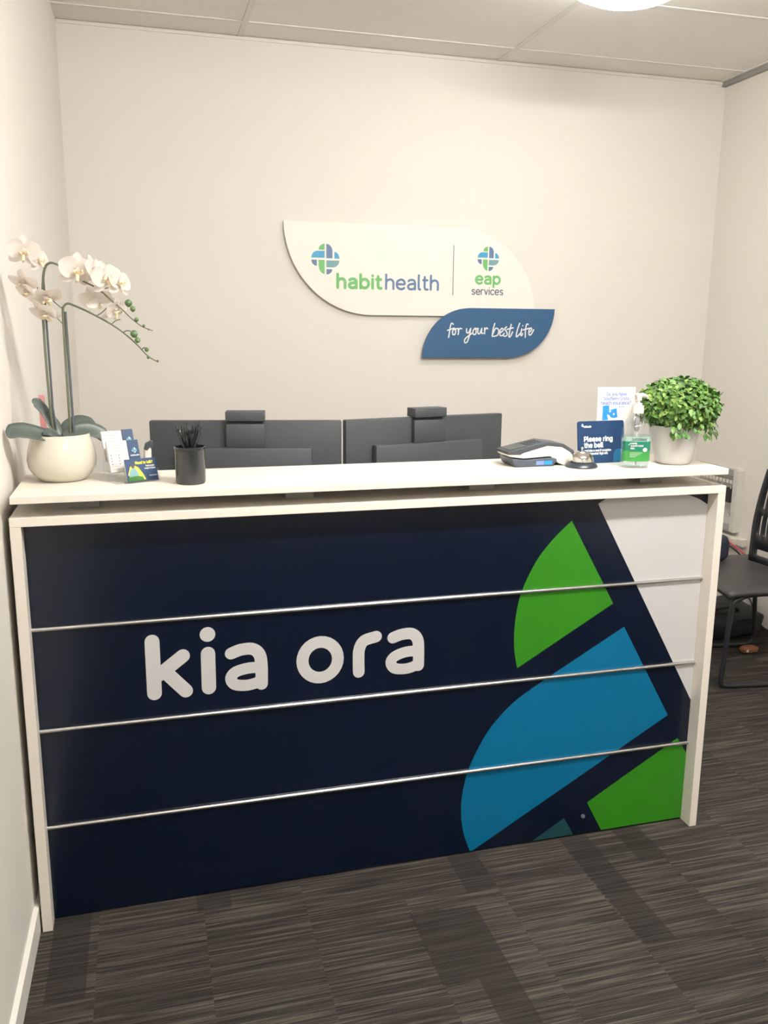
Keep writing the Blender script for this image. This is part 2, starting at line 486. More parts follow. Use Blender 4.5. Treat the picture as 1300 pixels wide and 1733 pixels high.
def letter(mb, txt, fn, u0, v0, xh, stroke, width=None, lift=0.0006, gap=0.16):
    """write txt on the plane fn from (u0,v0); width squeezes or stretches it to fit"""
    st = stroke / xh
    g = gap + st
    tw = text_width(txt, g)
    sx = xh if width is None else (width - stroke) / tw
    sy = xh - stroke
    u = u0 + stroke / 2
    for ch in txt:
        w, strokes = GL[ch.replace('\u0101', 'a')]
        for k, pl in enumerate(strokes):
            mb.ribbon([(u + a * sx, v0 + stroke / 2 + b * sy) for a, b in pl], stroke, fn, lift + k * 2e-4)
        if ch == '\u0101':
            mb.ribbon([(u + .1 * sx, v0 + stroke / 2 + 1.4 * sy), (u + .7 * sx, v0 + stroke / 2 + 1.4 * sy)], stroke, fn, lift)
        u += (w + g) * sx
    return mb

def emblem(mb, fn, cx, cy, s, lift, idx):
    """four interlaced petals in eight pieces; idx = material slots (green, slate, blue, teal)"""
    def quad(pts): return [(cx + a * s, cy + b * s) for a, b in pts]
    g, sl, bl, te = idx
    P = [
        (g, [(-.05, .60), (-.05, 1.0)] + arc(-.05, .60, .42, .40, 90, 180, 8)[1:]),
        (sl, [(.07, .05), (.07, 1.0)] + arc(.07, .52, .43, .48, 90, 0, 8)[1:] + [(.50, .05)]),
        (bl, [(-.05, .07), (-.05, .53), (-.52, .53)] + arc(-.52, .07, .46, .46, 90, 180, 8)[1:]),
        (bl, [(.63, .04)] + [(.63, .48)] + arc(.63, .04, .36, .44, 90, 0, 8)[1:]),
        (sl, [(-.98, -.07), (-.60, -.07), (-.60, -.47)] + arc(-.60, -.07, .38, .40, 270, 180, 8)[1:-1]),
        (g, [(-.05, -.07), (-.05, -1.0)] + arc(-.05, -.40, .43, .60, 270, 180, 8)[1:] + [(-.48, -.07)]),
        (te, [(.07, -.09), (.98, -.09)] + arc(.52, -.09, .46, .46, 0, -90, 8)[1:] + [(.07, -.55)]),
        (sl, [(.07, -.67), (.48, -.67)] + arc(.07, -.67, .41, .36, 0, -90, 8)[1:]),
    ]
    for mi, poly in P:
        mb.cur = mi
        mb.prism(quad(poly), fn, 0, lift)
    mb.cur = 0
    return mb

# ================================================================== THE ROOM
YW, XR, H, YB = 2.107, 3.20, 2.652, -4.3
def wlx(y): return -0.016 + 0.0195 * y          # the left wall is a touch out of square
mb = MB().box(-0.3, XR + 0.15, YB - 0.15, YW + 0.15, -0.1, 0.0)
tag(mb.build('floor', 'carpet'), kind='structure')
mb = MB()
mb.add([(wlx(YB), YB, 0), (wlx(YW), YW, 0), (wlx(YW) - .12, YW, 0), (wlx(YB) - .12, YB, 0),
        (wlx(YB), YB, H + .05), (wlx(YW), YW, H + .05), (wlx(YW) - .12, YW, H + .05), (wlx(YB) - .12, YB, H + .05)],
       [(0, 3, 2, 1), (4, 5, 6, 7), (0, 1, 5, 4), (1, 2, 6, 5), (2, 3, 7, 6), (3, 0, 4, 7)])
tag(mb.build('wall_left', 'wall'), kind='structure')
tag(MB().box(-.25, XR + .12, YW, YW + .12, 0, H + .05).build('wall_back', 'wall'), kind='structure')
tag(MB().box(XR, XR + .12, YB, YW, 0, H + .05).build('wall_right', 'wall'), kind='structure')
tag(MB().box(-.3, XR + .12, YB - .12, YB, 0, H + .05).build('wall_front', 'wall'), kind='structure')
# skirting
mb = MB()
t = .011
mb.add([(wlx(YB), YB, 0), (wlx(YW), YW, 0), (wlx(YW) + t, YW, 0), (wlx(YB) + t, YB, 0),
        (wlx(YB), YB, .068), (wlx(YW), YW, .068), (wlx(YW) + t, YW, .064), (wlx(YB) + t, YB, .064)],
       [(0, 3, 2, 1), (4, 5, 6, 7), (0, 1, 5, 4), (1, 2, 6, 5), (2, 3, 7, 6), (3, 0, 4, 7)])
tag(mb.build('baseboard_left', 'skirt'), kind='structure')
tag(MB().box(.05, XR, YW - t, YW, 0, .066).build('baseboard_back', 'skirt', bevel=.002), kind='structure')
# ceiling: slab, tiles, tee bars
ceil = tag(MB().box(-.3, XR + .12, YB - .12, YW + .12, H + .03, H + .12).build('ceiling', 'ceil'), kind='structure')
xs = [-0.43, 0.7735, 1.9735, 3.1735, 4.37]
ys = [YW + .42, 1.923] + [1.283 - .6 * k for k in range(10)]
for i in range(len(xs) - 1):
    for j in range(len(ys) - 1):
        x0, x1 = max(xs[i] + .0125, -.12), min(xs[i + 1] - .0125, XR - .002)
        y1, y0 = min(ys[j] - .0125, YW - .002), max(ys[j + 1] + .0125, YB + .002)
        if x1 - x0 < .02 or y1 - y0 < .05: continue
        MB().box(x0, x1, y0, y1, H + .004, H + .018).build('ceiling_tile', 'ceil', ceil)
for x in xs[1:4]:
    if x > XR: continue
    MB().box(x - .012, x + .012, YB, YW, H, H + .006).build('tee_bar', 'tee', ceil)
for y in ys[1:]:
    if y < YB: continue
    MB().box(-.1, XR, y - .012, y + .012, H + .0005, H + .0065).build('tee_bar', 'tee', ceil)
tag(MB().box(XR - .022, XR, YB, YW, H - .022, H - .0005).build('trim_1', 'tee_dark'), kind='structure')
tag(MB().box(.03, XR - .022, YW - .006, YW, H - .012, H - .0005).build('trim_2', 'wall'), kind='structure')

# ceiling lights
for (cx, cy), sx, sy, drop, e, lab in LAMPS:
    em = emit_mat('lamp_diffuser', LAMP_COLOR, e)
    r = thing('ceiling_light', lab, 'ceiling light', (cx, cy, H), 'ceiling lights')
    if abs(sx - sy) < .01:
        MB().lathe([(sx / 2 + .006, -.014), (sx / 2 + .006, 0), (.0, 0)], (cx, cy, H), 48).build('base_ring', 'frame_w', r, smooth=True)
        MB().lathe([(sx / 2, -.0145), (sx / 2 - .004, -.05), (sx / 2 - .03, -.09), (sx / 2 - .09, -.118), (.0, -drop)], (cx, cy, H), 48, False).build('diffuser', em, r, smooth=True)
    else:
        MB().box(cx - sx / 2, cx + sx / 2, cy - sy / 2, cy + sy / 2, H - .02, H - .0005).build('base_tray', 'frame_w', r, bevel=.002)
        MB().box(cx - sx / 2 + .02, cx + sx / 2 - .02, cy - sy / 2 + .01, cy + sy / 2 - .01, H - drop, H - .0205).build('diffuser', em, r, bevel=.01)
        for xx in (cx - sx / 2, cx + sx / 2 - .0185):
            MB().box(xx, xx + .0185, cy - sy / 2 + .005, cy + sy / 2 - .005, H - drop - .002, H - .0205).build('end_cap', 'frame_w', r, bevel=.003)

# ================================================================== RECEPTION DESK
W, ZL, TL, T = 1.81, 1.02, 0.02, 0.023
PR = 0.0436
ZU, TU = 1.069, 0.0165
desk = thing('reception_desk', 'white reception desk with navy front panel and large white greeting lettering', 'reception desk', (W / 2, .3, 0))
for x in (0, W - T):
    MB().box(x, x + T, 0, .72, 0, ZL - TL).build('side_panel', 'lam_v', desk, bevel=.0012)
MB().box(0, W, 0, .30, ZL - TL, ZL).build('lower_top', 'lam', desk, bevel=.0012)
MB().box(.006, W - .004, -.009, .294, ZU - TU, ZU).build('counter_top', 'lam', desk, bevel=.0012)
for x in (.115, .62, 1.10, 1.60):
    MB().box(x, x + .07, .09, .17, ZL, ZU - TU).build('riser_block', 'riser', desk, bevel=.001)
MB().box(T, W - T, .075, .72, .705, .73).build('worktop', 'lam', desk, bevel=.0012)
zz = [.004, .25, .50, .75, ZL - TL]
for k in range(4):
    MB().box(T, W - T, PR, PR + .018, zz[k] + (.0015 if k else 0), zz[k + 1] - .0015).build('front_board', 'navy', desk)
for z in zz[1:4]:
    mb = MB().tube([(T, PR - .0035, z), (W - T, PR - .0035, z)], .0052, 12)
    mb.build('rail', 'chrome', desk, smooth=True)
def panel(u, v, w): return (u, PR - .0002 - w, v)
def xz(pts): return [(a, b) for a, b in pts]
def sm2(pts, n=8): return [(q.x, q.y) for q in smooth_pts([Vector((a, b, 0)) for a, b in pts], n)]
zt, xe = ZL - TL - .001, W - T - .0005
white = [(1.449, .978), (1.4715, .938), (1.52, .852), (1.6485, .626), (xe, .382), (xe, .961)] + sm2([(xe, .961), (1.757, .978), (1.722, .9905), (1.69, zt)])[1:] + sm2([(1.492, zt), (1.47, .990), (1.449, .978)])[:-1]
MB().prism(white, panel, 0, .0007).build('white_vinyl_shape', 'v_white', desk)
MB().prism([(1.374, .936), (1.513, .696), (1.234, .535)] + sm2([(1.234, .535), (1.2225, .60), (1.2235, .675), (1.238, .75), (1.277, .832), (1.324, .890), (1.374, .936)])[1:-1], panel, 0, .0007).build('green_vinyl_shape', 'v_green', desk)
MB().prism([(1.552, .625), (1.714, .343), (1.122, .006), (1.113, .006)] + sm2([(1.113, .006), (1.092, .07), (1.084, .14), (1.090, .205), (1.108, .27), (1.157, .362), (1.224, .433), (1.306, .4865), (1.344, .508)])[1:], panel, 0, .0007).build('blue_vinyl_shape', 'v_blue', desk)
MB().prism([(1.753, .266), (xe, .214), (xe, .006), (1.521, .006), (1.470, .101)], panel, 0, .0007).build('green_vinyl_shape', 'v_green', desk)
MB().prism([(1.40, .062), (1.432, .006), (1.304, .006)], panel, 0, .0007).build('teal_vinyl_shape', 'v_teal', desk)
MB().tube([(1.459, PR, .06), (1.459, PR - .004, .06)], .006, 12).build('screw_cap', 'p_grey', desk)
# greeting, each letter cut from white vinyl
for strokes in (
    [([(.287, .6975), (.287, .566)], .0345), ([(.300, .612), (.357, .655)], .0335), ([(.312, .621), (.361, .5645)], .0335)],
    [([(.417, .704)], .0375), ([(.4165, .655), (.416, .567)], .0345)],
    [([(.472, .650), (.496, .6575), (.524, .657), (.541, .641), (.5455, .61), (.545, .563)], .0305),
     ([(.545, .607), (.513, .608), (.482, .601), (.470, .586), (.479, .569), (.505, .5635), (.530, .567), (.545, .574)], .0285)],
    [(arc(.6935, .612, .0455, .0475, 0, 360, 28), .0305)],
    [([(.7935, .569), (.793, .60), (.7945, .63), (.807, .652), (.839, .6605)], .0305)],
    [([(.884, .6535), (.908, .6605), (.935, .6595), (.9505, .642), (.9535, .61), (.9535, .571)], .0305),
     ([(.9535, .612), (.918, .6115), (.889, .602), (.8785, .587), (.889, .570), (.915, .5655), (.938, .569), (.9535, .577)], .0285)]):
    mb = MB()
    for k, (pts, w) in enumerate(strokes):
        mb.ribbon(sm2(pts, 6) if 2 < len(pts) < 20 else pts, w, panel, .0009 + k * 2e-4)
    mb.build('greeting_letter', 'v_white', desk)

# ================================================================== WALL SIGN
sign = thing('wall_sign', 'white leaf shaped wall sign with two emblems and overlapping blue leaf', 'sign', (1.6, YW, 1.5))
x0, x1, z0, z1, r = .946, 2.195, 1.492, 1.903, .411
poly = [(x0, z1), (x1 - r, z1)] + arc(x1 - r, z0, r, r, 90, 0, 28)[1:] + [(x0 + r, z0)] + arc(x0 + r, z1, r, r, 270, 180, 28)[1:-1]
def wallp(y): return lambda u, v, w: (u, y - w, v)
MB().prism(poly, wallp(YW - .012), 0, .010).build('white_board', 's_white', sign)
x0, x1, z0, z1, r = 1.611, 2.299, 1.294, 1.531, .236
poly = [(x0, z0), (x1 - r, z0)] + arc(x1 - r, z1, r, r, 270, 360, 24)[1:] + [(x0 + r, z1)] + arc(x0 + r, z0, r, r, 90, 180, 24)[1:-1]
bb = MB().prism(poly, wallp(YW - .0225), 0, .010).build('blue_board', 's_edge', sign)
for x, z, d in ((1.2, 1.72, .012), (1.75, 1.55, .012), (1.95, 1.75, .012), (1.45, 1.85, .012), (1.72, 1.35, .0225), (2.2, 1.48, .0225), (2.05, 1.33, .0225)):
    MB().tube([(x, YW, z), (x, YW - d, z)], .008, 10).build('standoff', 'chrome', sign)
fs = wallp(YW - .0221)
tag(emblem(MB(), fs, 1.1365, 1.7415, .067, .0006, (0, 1, 2, 3)).build('emblem', ['p_green', 'p_slate', 'p_blue', 'p_teal'], sign), 'large interlaced petal emblem')
tag(emblem(MB(), fs, 1.939, 1.7645, .056, .0006, (0, 1, 2, 3)).build('emblem', ['p_green', 'p_slate', 'p_blue', 'p_teal'], sign), 'small interlaced petal emblem')
letter(MB(), 'habit', fs, 1.187, 1.6085, .0535, .0138, .222).build('lettering', 'p_green', sign)
letter(MB(), 'health', fs, 1.422, 1.6085, .0535, .0106, .268).build('lettering', 'p_slate', sign)
letter(MB(), 'eap', fs, 1.874, 1.6425, .0445, .0108, .134).build('lettering', 'p_green', sign)
letter(MB(), 'services', fs, 1.857, 1.5935, .0275, .0050, .166).build('lettering', 'p_grey', sign)
MB().box(1.7595, 1.763, YW - .0227, YW - .0221, 1.589, 1.822).build('divider', 'p_grey', sign)
SC = [[(1.764, 1.453), (1.755, 1.458), (1.749, 1.443), (1.746, 1.419), (1.741, 1.391)], [(1.735, 1.424), (1.768, 1.435)], [(1.771, 1.431), (1.761, 1.422), (1.763, 1.405), (1.773, 1.406), (1.777, 1.422), (1.771, 1.431), (1.784, 1.432)], [(1.789, 1.434), (1.792, 1.42), (1.79, 1.405)], [(1.79, 1.422), (1.799, 1.434), (1.807, 1.432)], [(1.833, 1.432), (1.834, 1.415), (1.844, 1.414), (1.854, 1.434)], [(1.855, 1.434), (1.849, 1.401), (1.838, 1.37), (1.825, 1.367), (1.827, 1.384), (1.85, 1.403), (1.865, 1.413)], [(1.877, 1.435), (1.867, 1.423), (1.869, 1.406), (1.881, 1.408), (1.883, 1.425), (1.877, 1.435), (1.888, 1.432)], [(1.893, 1.435), (1.892, 1.413), (1.902, 1.41), (1.911, 1.432)], [(1.912, 1.435), (1.912, 1.413), (1.92, 1.411)], [(1.927, 1.437), (1.928, 1.409)], [(1.927, 1.423), (1.936, 1.437), (1.943, 1.433)], [(1.98, 1.459), (1.972, 1.431), (1.968, 1.397)], [(1.969, 1.404), (1.985, 1.435), (2.001, 1.428), (1.997, 1.404), (1.976, 1.397), (1.968, 1.399)], [(2.01, 1.414), (2.025, 1.426), (2.019, 1.436), (2.009, 1.424), (2.01, 1.402), (2.023, 1.402), (2.031, 1.412)], [(2.043, 1.443), (2.033, 1.433), (2.044, 1.419), (2.047, 1.404), (2.034, 1.397), (2.026, 1.404)], [(2.067, 1.455), (2.06, 1.421), (2.057, 1.397), (2.064, 1.396), (2.076, 1.419)], [(2.046, 1.431), (2.078, 1.439)], [(2.112, 1.461), (2.102, 1.431), (2.096, 1.402), (2.101, 1.396), (2.117, 1.412)], [(2.124, 1.434), (2.12, 1.405), (2.126, 1.402), (2.13, 1.412)], [(2.129, 1.449)], [(2.158, 1.456), (2.15, 1.456), (2.145, 1.432), (2.145, 1.393)], [(2.132, 1.429), (2.164, 1.437)], [(2.165, 1.417), (2.178, 1.43), (2.172, 1.439), (2.163, 1.425), (2.166, 1.405), (2.176, 1.408), (2.189, 1.43)]]
mb = MB(); fb = wallp(YW - .0326)
for k, pl in enumerate(SC): mb.ribbon(sm2(pl, 6) if len(pl) > 2 else pl, .0062, fb, .0006 + (k % 3) * 2e-4)
tag(mb.build('script_lettering', 'p_white', bb), 'white handwritten tagline')

# ================================================================== MONITORS
def monitor(pl, pr, ztop, label):
    a, b = Vector(pl), Vector(pr)
    u = (b - a); w = u.length; u.normalize(); n = Vector((u.y, -u.x))     # n points at the visitor side
    o = thing('computer_monitor', label, 'monitor', ((a.x + b.x) / 2, (a.y + b.y) / 2 + .04, .73), 'monitors behind the counter')
    zb = ztop - .335
    def P(s, d, z): q = a + u * s + n * d; return (q.x, q.y, z)
    def bx(s0, s1, d0, d1, za, zc, name, m, par, bev=.003):
        mb = MB().add([P(s0, d0, za), P(s1, d0, za), P(s1, d1, za), P(s0, d1, za), P(s0, d0, zc), P(s1, d0, zc), P(s1, d1, zc), P(s0, d1, zc)],
                      [(0, 3, 2, 1), (4, 5, 6, 7), (0, 1, 5, 4), (1, 2, 6, 5), (2, 3, 7, 6), (3, 0, 4, 7)])
        return mb.build(name, m, par, bevel=bev, smooth=True)
    bx(0, w, -.026, 0, zb, ztop, 'casing', 'black', o, .004)
    bx(.012, w - .012, -.0275, -.0255, zb + .014, ztop - .012, 'screen', 'gloss_black', o, .0)
    c = w * .497
    bx(c - .196, c + .196, .0005, .030, zb + .02, ztop - .079, 'rear_housing', 'black2', o, .004)
    bx(c - .057, c + .057, .0005, .020, ztop - .079, ztop - .008, 'column_cover', 'black2', o, .003)
    bx(c - .0575, c + .0575, -.030, .024, ztop + .001, ztop + .029, 'top_bar', 'black2', o, .0016)
    bx(c - .035, c + .035, .031, .055, .742, zb + .16, 'stand_column', 'black', o, .003)
    bx(c - .12, c + .12, -.09, .10, .73, .742, 'stand_base', 'black', o, .003)
    return o
monitor((.3085, .672), (.868, .566), 1.158, 'black computer monitor seen from behind, the one behind the pen cup')
monitor((.884, .578), (1.446, .697), 1.1575, 'black computer monitor seen from behind, the one beside the card terminal')

# ================================================================== PEN CUP AND PENS
cc = (.394, .086)
cup = thing('pen_cup', 'black ribbed pen cup packed with black pens on the counter', 'pen cup', (cc[0], cc[1], ZU))
prof = [(.0325, 0), (.034, .004), (.0345, .03), (.0345, .082), (.0353, .0835), (.0353, .086), (.0325, .086), (.0322, .004)]
mb = MB(); seg = 60; V = []; F = []
for i, (r, z) in enumerate(prof):
    for k in range(seg):
        a = 2 * math.pi * k / seg
        rr = r + (.0005 if (k % 2 and 1 <= i <= 2) else 0)
        V.append((cc[0] + rr * math.cos(a), cc[1] + rr * math.sin(a), ZU + z))
for i in range(len(prof) - 1):
    for k in range(seg):
        F.append((i * seg + k, i * seg + (k + 1) % seg, (i + 1) * seg + (k + 1) % seg, (i + 1) * seg + k))
F.append(tuple(range(seg))[::-1]); F.append(tuple((len(prof) - 1) * seg + k for k in range(seg)))
mb.add(V, F).build('cup_body', 'cup', cup, smooth=True)
MB().lathe([(.0346, .0802), (.0362, .0812), (.0362, .0862), (.0346, .0872)], (cc[0], cc[1], ZU), 40, False, False).build('rim', 'gloss_black', cup, smooth=True)
pen_tops = [(-.031, -.006, .140), (-.024, .010, .132), (-.018, -.012, .138), (-.012, .004, .136), (-.008, -.014, .124), (-.004, .012, .142),
            (.001, -.004, .128), (.005, -.016, .118), (.009, .006, .136), (.013, -.010, .130), (.017, .010, .143), (.021, -.004, .141), (.026, .008, .146), (.0275, -.008, .134)]
for k, (dx, dy, h) in enumerate(pen_tops):
    bxp, byp = -dx * .55 + (k % 3 - 1) * .006, -dy * .7 + ((k * 7) % 5 - 2) * .004
    top = Vector((cc[0] + dx * 1.0, cc[1] + dy, ZU + h)); bot = Vector((cc[0] + bxp * .8, cc[1] + byp, ZU + .008))
    d = (top - bot).normalized()
    p = thing('ballpoint_pen', 'slim glossy black ballpoint pen standing in the pen cup', 'pen', tuple(bot), 'black pens in the cup')
    MB().tube([bot, bot + d * .008, top - d * .012, top - d * .010], [.001, .0034, .0034, .0028], 8).build('barrel', 'gloss_black', p, smooth=True)
    MB().tube([top - d * .0098, top], .0017, 8).build('push_button', 'gloss_black', p, smooth=True)
    side = d.cross(Vector((math.cos(k * 1.7), math.sin(k * 1.7), 0.3))).normalized()
    MB().tube([top - d * .013 + side * .0042, top - d * .04 + side * .0046], .0009, 6).build('clip', 'black2', p)

# ================================================================== ORCHID
PC = Vector((.1005, .205, ZU))
orch = thing('potted_orchid', 'white orchid with two arching stems in a round cream ceramic pot', 'orchid', tuple(PC))
prof = [(.047, 0), (.052, .002), (.066, .014), (.077, .032), (.0795, .050), (.0765, .072), (.0705, .094), (.0665, .108), (.0655, .1105), (.0635, .1105), (.0625, .107), (.066, .09), (.060, .088)]
MB().lathe(prof, PC, 56).build('pot', 'ceramic', orch, smooth=True)
MB().lathe([(.0, .099), (.03, .101), (.060, .098), (.0655, .093)], PC, 32, False).build('moss', 'moss', orch, smooth=True)
def blade(mid, wid, cup=.25, nrm=(0, 0, 1), across=7):
    """a leaf along the middle line mid with half widths wid"""
    P = smooth_pts(mid, 5); n = len(P)
    V = []; F = []
    for i, p in enumerate(P):
        t = (P[min(i + 1, n - 1)] - P[max(i - 1, 0)]).normalized()
        up = Vector(nrm) - t * Vector(nrm).dot(t); up.normalize()
        s = t.cross(up)
        f = i / (n - 1) * (len(wid) - 1); j = min(int(f), len(wid) - 2)
        w = wid[j] + (wid[j + 1] - wid[j]) * (f - j)
        for k in range(across):
            a = (k / (across - 1) - .5) * 2
            V.append(p + s * a * w + up * (a * a) * w * cup)
    for i in range(n - 1):
        for k in range(across - 1):
            F.append((i * across + k, i * across + k + 1, (i + 1) * across + k + 1, (i + 1) * across + k))
    return V, F
def add_blade(name, m, par, mid, wid, cup=.25, nrm=(0, 0, 1), thick=.0012):
    V, F = blade(mid, wid, cup, nrm)
    o = MB().add(V, F).build(name, m, par, smooth=True)
    md = o.modifiers.new('thickness', 'SOLIDIFY'); md.thickness = thick; md.offset = 0
    return o
ZP = ZU + .10
add_blade('leaf', 'leaf', orch, [(.098, .195, ZP), (.068, .165, ZP + .012), (.035, .135, ZP + .023), (.012, .112, ZP + .025), (.0, .098, ZP + .016)], [.010, .021, .026, .024, .004], .2, (.15, -.75, .8))
add_blade('leaf', 'leaf', orch, [(.100, .215, ZP), (.085, .222, ZP + .03), (.066, .225, ZP + .062), (.050, .222, ZP + .083), (.041, .218, ZP + .088)], [.012, .015, .012, .013, .003], .3, (.5, -.8, .3))
add_blade('leaf', 'leaf', orch, [(.104, .215, ZP), (.118, .235, ZP + .026), (.140, .245, ZP + .038), (.163, .238, ZP + .036), (.179, .228, ZP + .024)], [.012, .017, .016, .012, .003], .2, (0, -.5, .9))
add_blade('leaf', 'leaf', orch, [(.108, .20, ZP), (.135, .205, ZP + .014), (.165, .215, ZP + .016), (.192, .222, ZP + .004), (.207, .226, ZP - .022)], [.012, .020, .023, .020, .004], .2, (.2, -.7, .7))
add_blade('leaf', 'leaf', orch, [(.100, .19, ZP - .002), (.088, .172, ZP + .010), (.078, .160, ZP + .018), (.066, .158, ZP + .016)], [.014, .018, .014, .004], .2, (.1, -.6, .8))
# stakes and stems
MB().tube([(.092, .222, ZP - .01), (.0865, .215, 1.24), (.0865, .205, 1.532)], .0026, 10).build('stake', 'stick', orch, smooth=True)
MB().tube([(.131, .205, ZP - .01), (.1305, .203, 1.31), (.1300, .20, 1.463)], .0030, 10).build('stake', 'stick', orch, smooth=True)
st1 = [(.087, .218, ZP - .01), (.081, .212, 1.242), (.080, .204, 1.44), (.086, .200, 1.53), (.093, .198, 1.561), (.104, .196, 1.571), (.119, .193, 1.568), (.135, .19, 1.556), (.162, .186, 1.537), (.204, .18, 1.516), (.235, .176, 1.488), (.258, .174, 1.468), (.277, .172, 1.449), (.299, .17, 1.431), (.324, .168, 1.421)]
st2 = [(.123, .205, ZP - .01), (.1235, .203, 1.31), (.1245, .20, 1.455), (.127, .198, 1.473), (.136, .196, 1.481), (.150, .194, 1.477), (.181, .19, 1.463), (.226, .186, 1.438), (.256, .183, 1.417), (.287, .181, 1.388), (.310, .18, 1.362), (.333, .179, 1.348)]
for P in (st1, st2):
    pp = smooth_pts(P, 6); n = len(pp)
    MB().tube(pp, [(.0030 if i < n * .25 else .0030 - .0019 * (i / n - .25) / .75) for i in range(n)], 8).build('flower_stem', 'stem', orch, smooth=True)
for p in ([(.125, .2, 1.468), (.108, .196, 1.484), (.096, .192, 1.498)], [(.125, .2, 1.432), (.108, .196, 1.452), (.094, .192, 1.466)], [(.083, .2, 1.49), (.075, .197, 1.51), (.068, .194, 1.528)],
          [(.198, .188, 1.454), (.212, .184, 1.462), (.222, .18, 1.472)], [(.232, .186, 1.436), (.242, .182, 1.444), (.252, .178, 1.446)], [(.256, .183, 1.417), (.268, .178, 1.421), (.278, .174, 1.416)],
          [(.298, .18, 1.378), (.303, .176, 1.382), (.308, .174, 1.378)], [(.208, .18, 1.514), (.222, .178, 1.516), (.236, .176, 1.52)]):
    MB().tube(smooth_pts(p, 4), .0013, 6).build('flower_stalk', 'stem', orch, smooth=True)
for (x, y, z, r) in ((.272, .170, 1.483, .0085), (.281, .170, 1.470, .0065), (.288, .169, 1.446, .0052), (.304, .168, 1.432, .0035), (.315, .168, 1.424, .0025),
                     (.281, .172, 1.413, .0086), (.288, .174, 1.399, .0066), (.308, .173, 1.377, .0052), (.311, .177, 1.359, .004), (.332, .179, 1.350, .003)):
    MB().lathe([(.0, -1.05 * r), (.55 * r, -.85 * r), (.95 * r, -.3 * r), (r, .15 * r), (.8 * r, .65 * r), (.4 * r, 1.0 * r), (0, 1.12 * r)], (x, y, z), 14, False).build('bud', 'bud', orch, smooth=True)
# one flower in its own frame: opens towards +n, up = sepal
def petal_mesh(L, Wd, curl, name):
    V = []; F = []; nu, nv = 9, 7
    for i in range(nu):
        t = i / (nu - 1)
        w = Wd * (math.sin(math.pi * min(1, t * .93 + .05)) ** .6)
        for k in range(nv):
            a = (k / (nv - 1) - .5) * 2
            V.append((a * w, t * L, curl * t * t * L + .18 * (a * a) * w + .06 * w * math.sin(a * 5 + t * 4)))
    for i in range(nu - 1):
        for k in range(nv - 1):
            F.append((i * nv + k, i * nv + k + 1, (i + 1) * nv + k + 1, (i + 1) * nv + k))
    me = bpy.data.meshes.new(name); me.from_pydata(V, [], F); me.materials.append(M['petal']); me.shade_smooth()
    return me
big = petal_mesh(.034, .0195, -.10, 'petal'); nar = petal_mesh(.033, .0115, -.12, 'sepal')
lipm = MB()
lipm.lathe([(.0, .010), (.004, .009), (.0055, .005), (.0045, .001), (.002, -.001)], (0, .002, .0), 12, False)
lipm.cur = 1
for sx in (-1, 1):
    lipm.tube([(0, -.002, .004), (sx * .006, -.004, .008), (sx * .008, -.001, .013), (sx * .005, .003, .015)], [.002, .0032, .003, .0015], 8)
lipm.tube([(0, -.002, .003), (0, -.008, .009), (0, -.016, .010), (0, -.021, .006)], [.002, .0036, .0036, .0012], 8)
lipm.cur = 2
lipm.tube([(0, -.001, .006), (0, -.004, .011)], [.0026, .0018], 8)
lip0 = lipm.build('flower', ['petal', 'lip', 'lipc'], None, smooth=True)
lipmesh = lip0.data
bpy.data.objects.remove(lip0)
def flower(pos, nrm, up, s):
    n = Vector(nrm).normalized(); u = Vector(up); u = (u - n * u.dot(n)).normalized(); r = u.cross(n)
    Mx = Matrix(((r.x, u.x, n.x, pos[0]), (r.y, u.y, n.y, pos[1]), (r.z, u.z, n.z, pos[2]), (0, 0, 0, 1))) @ Matrix.Scale(s, 4)
    f = bpy.data.objects.new('flower', lipmesh); COL.objects.link(f)
    f.parent = orch; f.matrix_parent_inverse = world_inv(orch); f.matrix_basis = Mx
    for me, ang, zo, tilt in ((nar, 0, -.001, 6), (nar, 128, -.001, 2), (nar, -128, -.001, 2), (big, 72, .0015, 8), (big, -72, .0015, 8)):
        p = bpy.data.objects.new('petal', me); COL.objects.link(p)
        p.parent = f
        p.matrix_basis = Matrix.Translation((0, 0, zo)) @ Matrix.Rotation(math.radians(ang), 4, 'Z') @ Matrix.Rotation(math.radians(tilt + random.uniform(-6, 6)), 4, 'X')
for pos, nrm, up, s in (
    ((.052, .170, 1.592), (.15, -.95, -.1), (.1, 0, 1), .98),
    ((.080, .190, 1.575), (.75, -.5, .1), (-.1, 0, 1), .80),
    ((.048, .185, 1.530), (-.35, -.5, -.75), (-.2, -.8, .4), .92),
    ((.052, .192, 1.508), (-.5, -.45, -.6), (-.5, -.3, .8), .80),
    ((.092, .175, 1.497), (.1, -.45, -.85), (-.3, -.7, .5), 1.05),
    ((.088, .180, 1.462), (-.3, -.5, -.7), (-.5, -.3, .8), 1.0),
    ((.160, .170, 1.553), (.45, -.85, -.1), (.15, 0, 1), 1.12),
    ((.196, .182, 1.556), (.85, -.4, .1), (-.05, 0, 1), .95),
    ((.222, .165, 1.538), (.55, -.75, .05), (-.25, 0, 1), 1.05),
    ((.252, .175, 1.528), (.65, -.6, .15), (.15, 0, 1), .95),
    ((.200, .205, 1.495), (-.1, .65, -.6), (-.3, 0, 1), 1.10),
    ((.240, .185, 1.470), (.65, -.45, -.45), (-.2, 0, 1), .98)):
    flower(pos, nrm, up, s * 1.12)

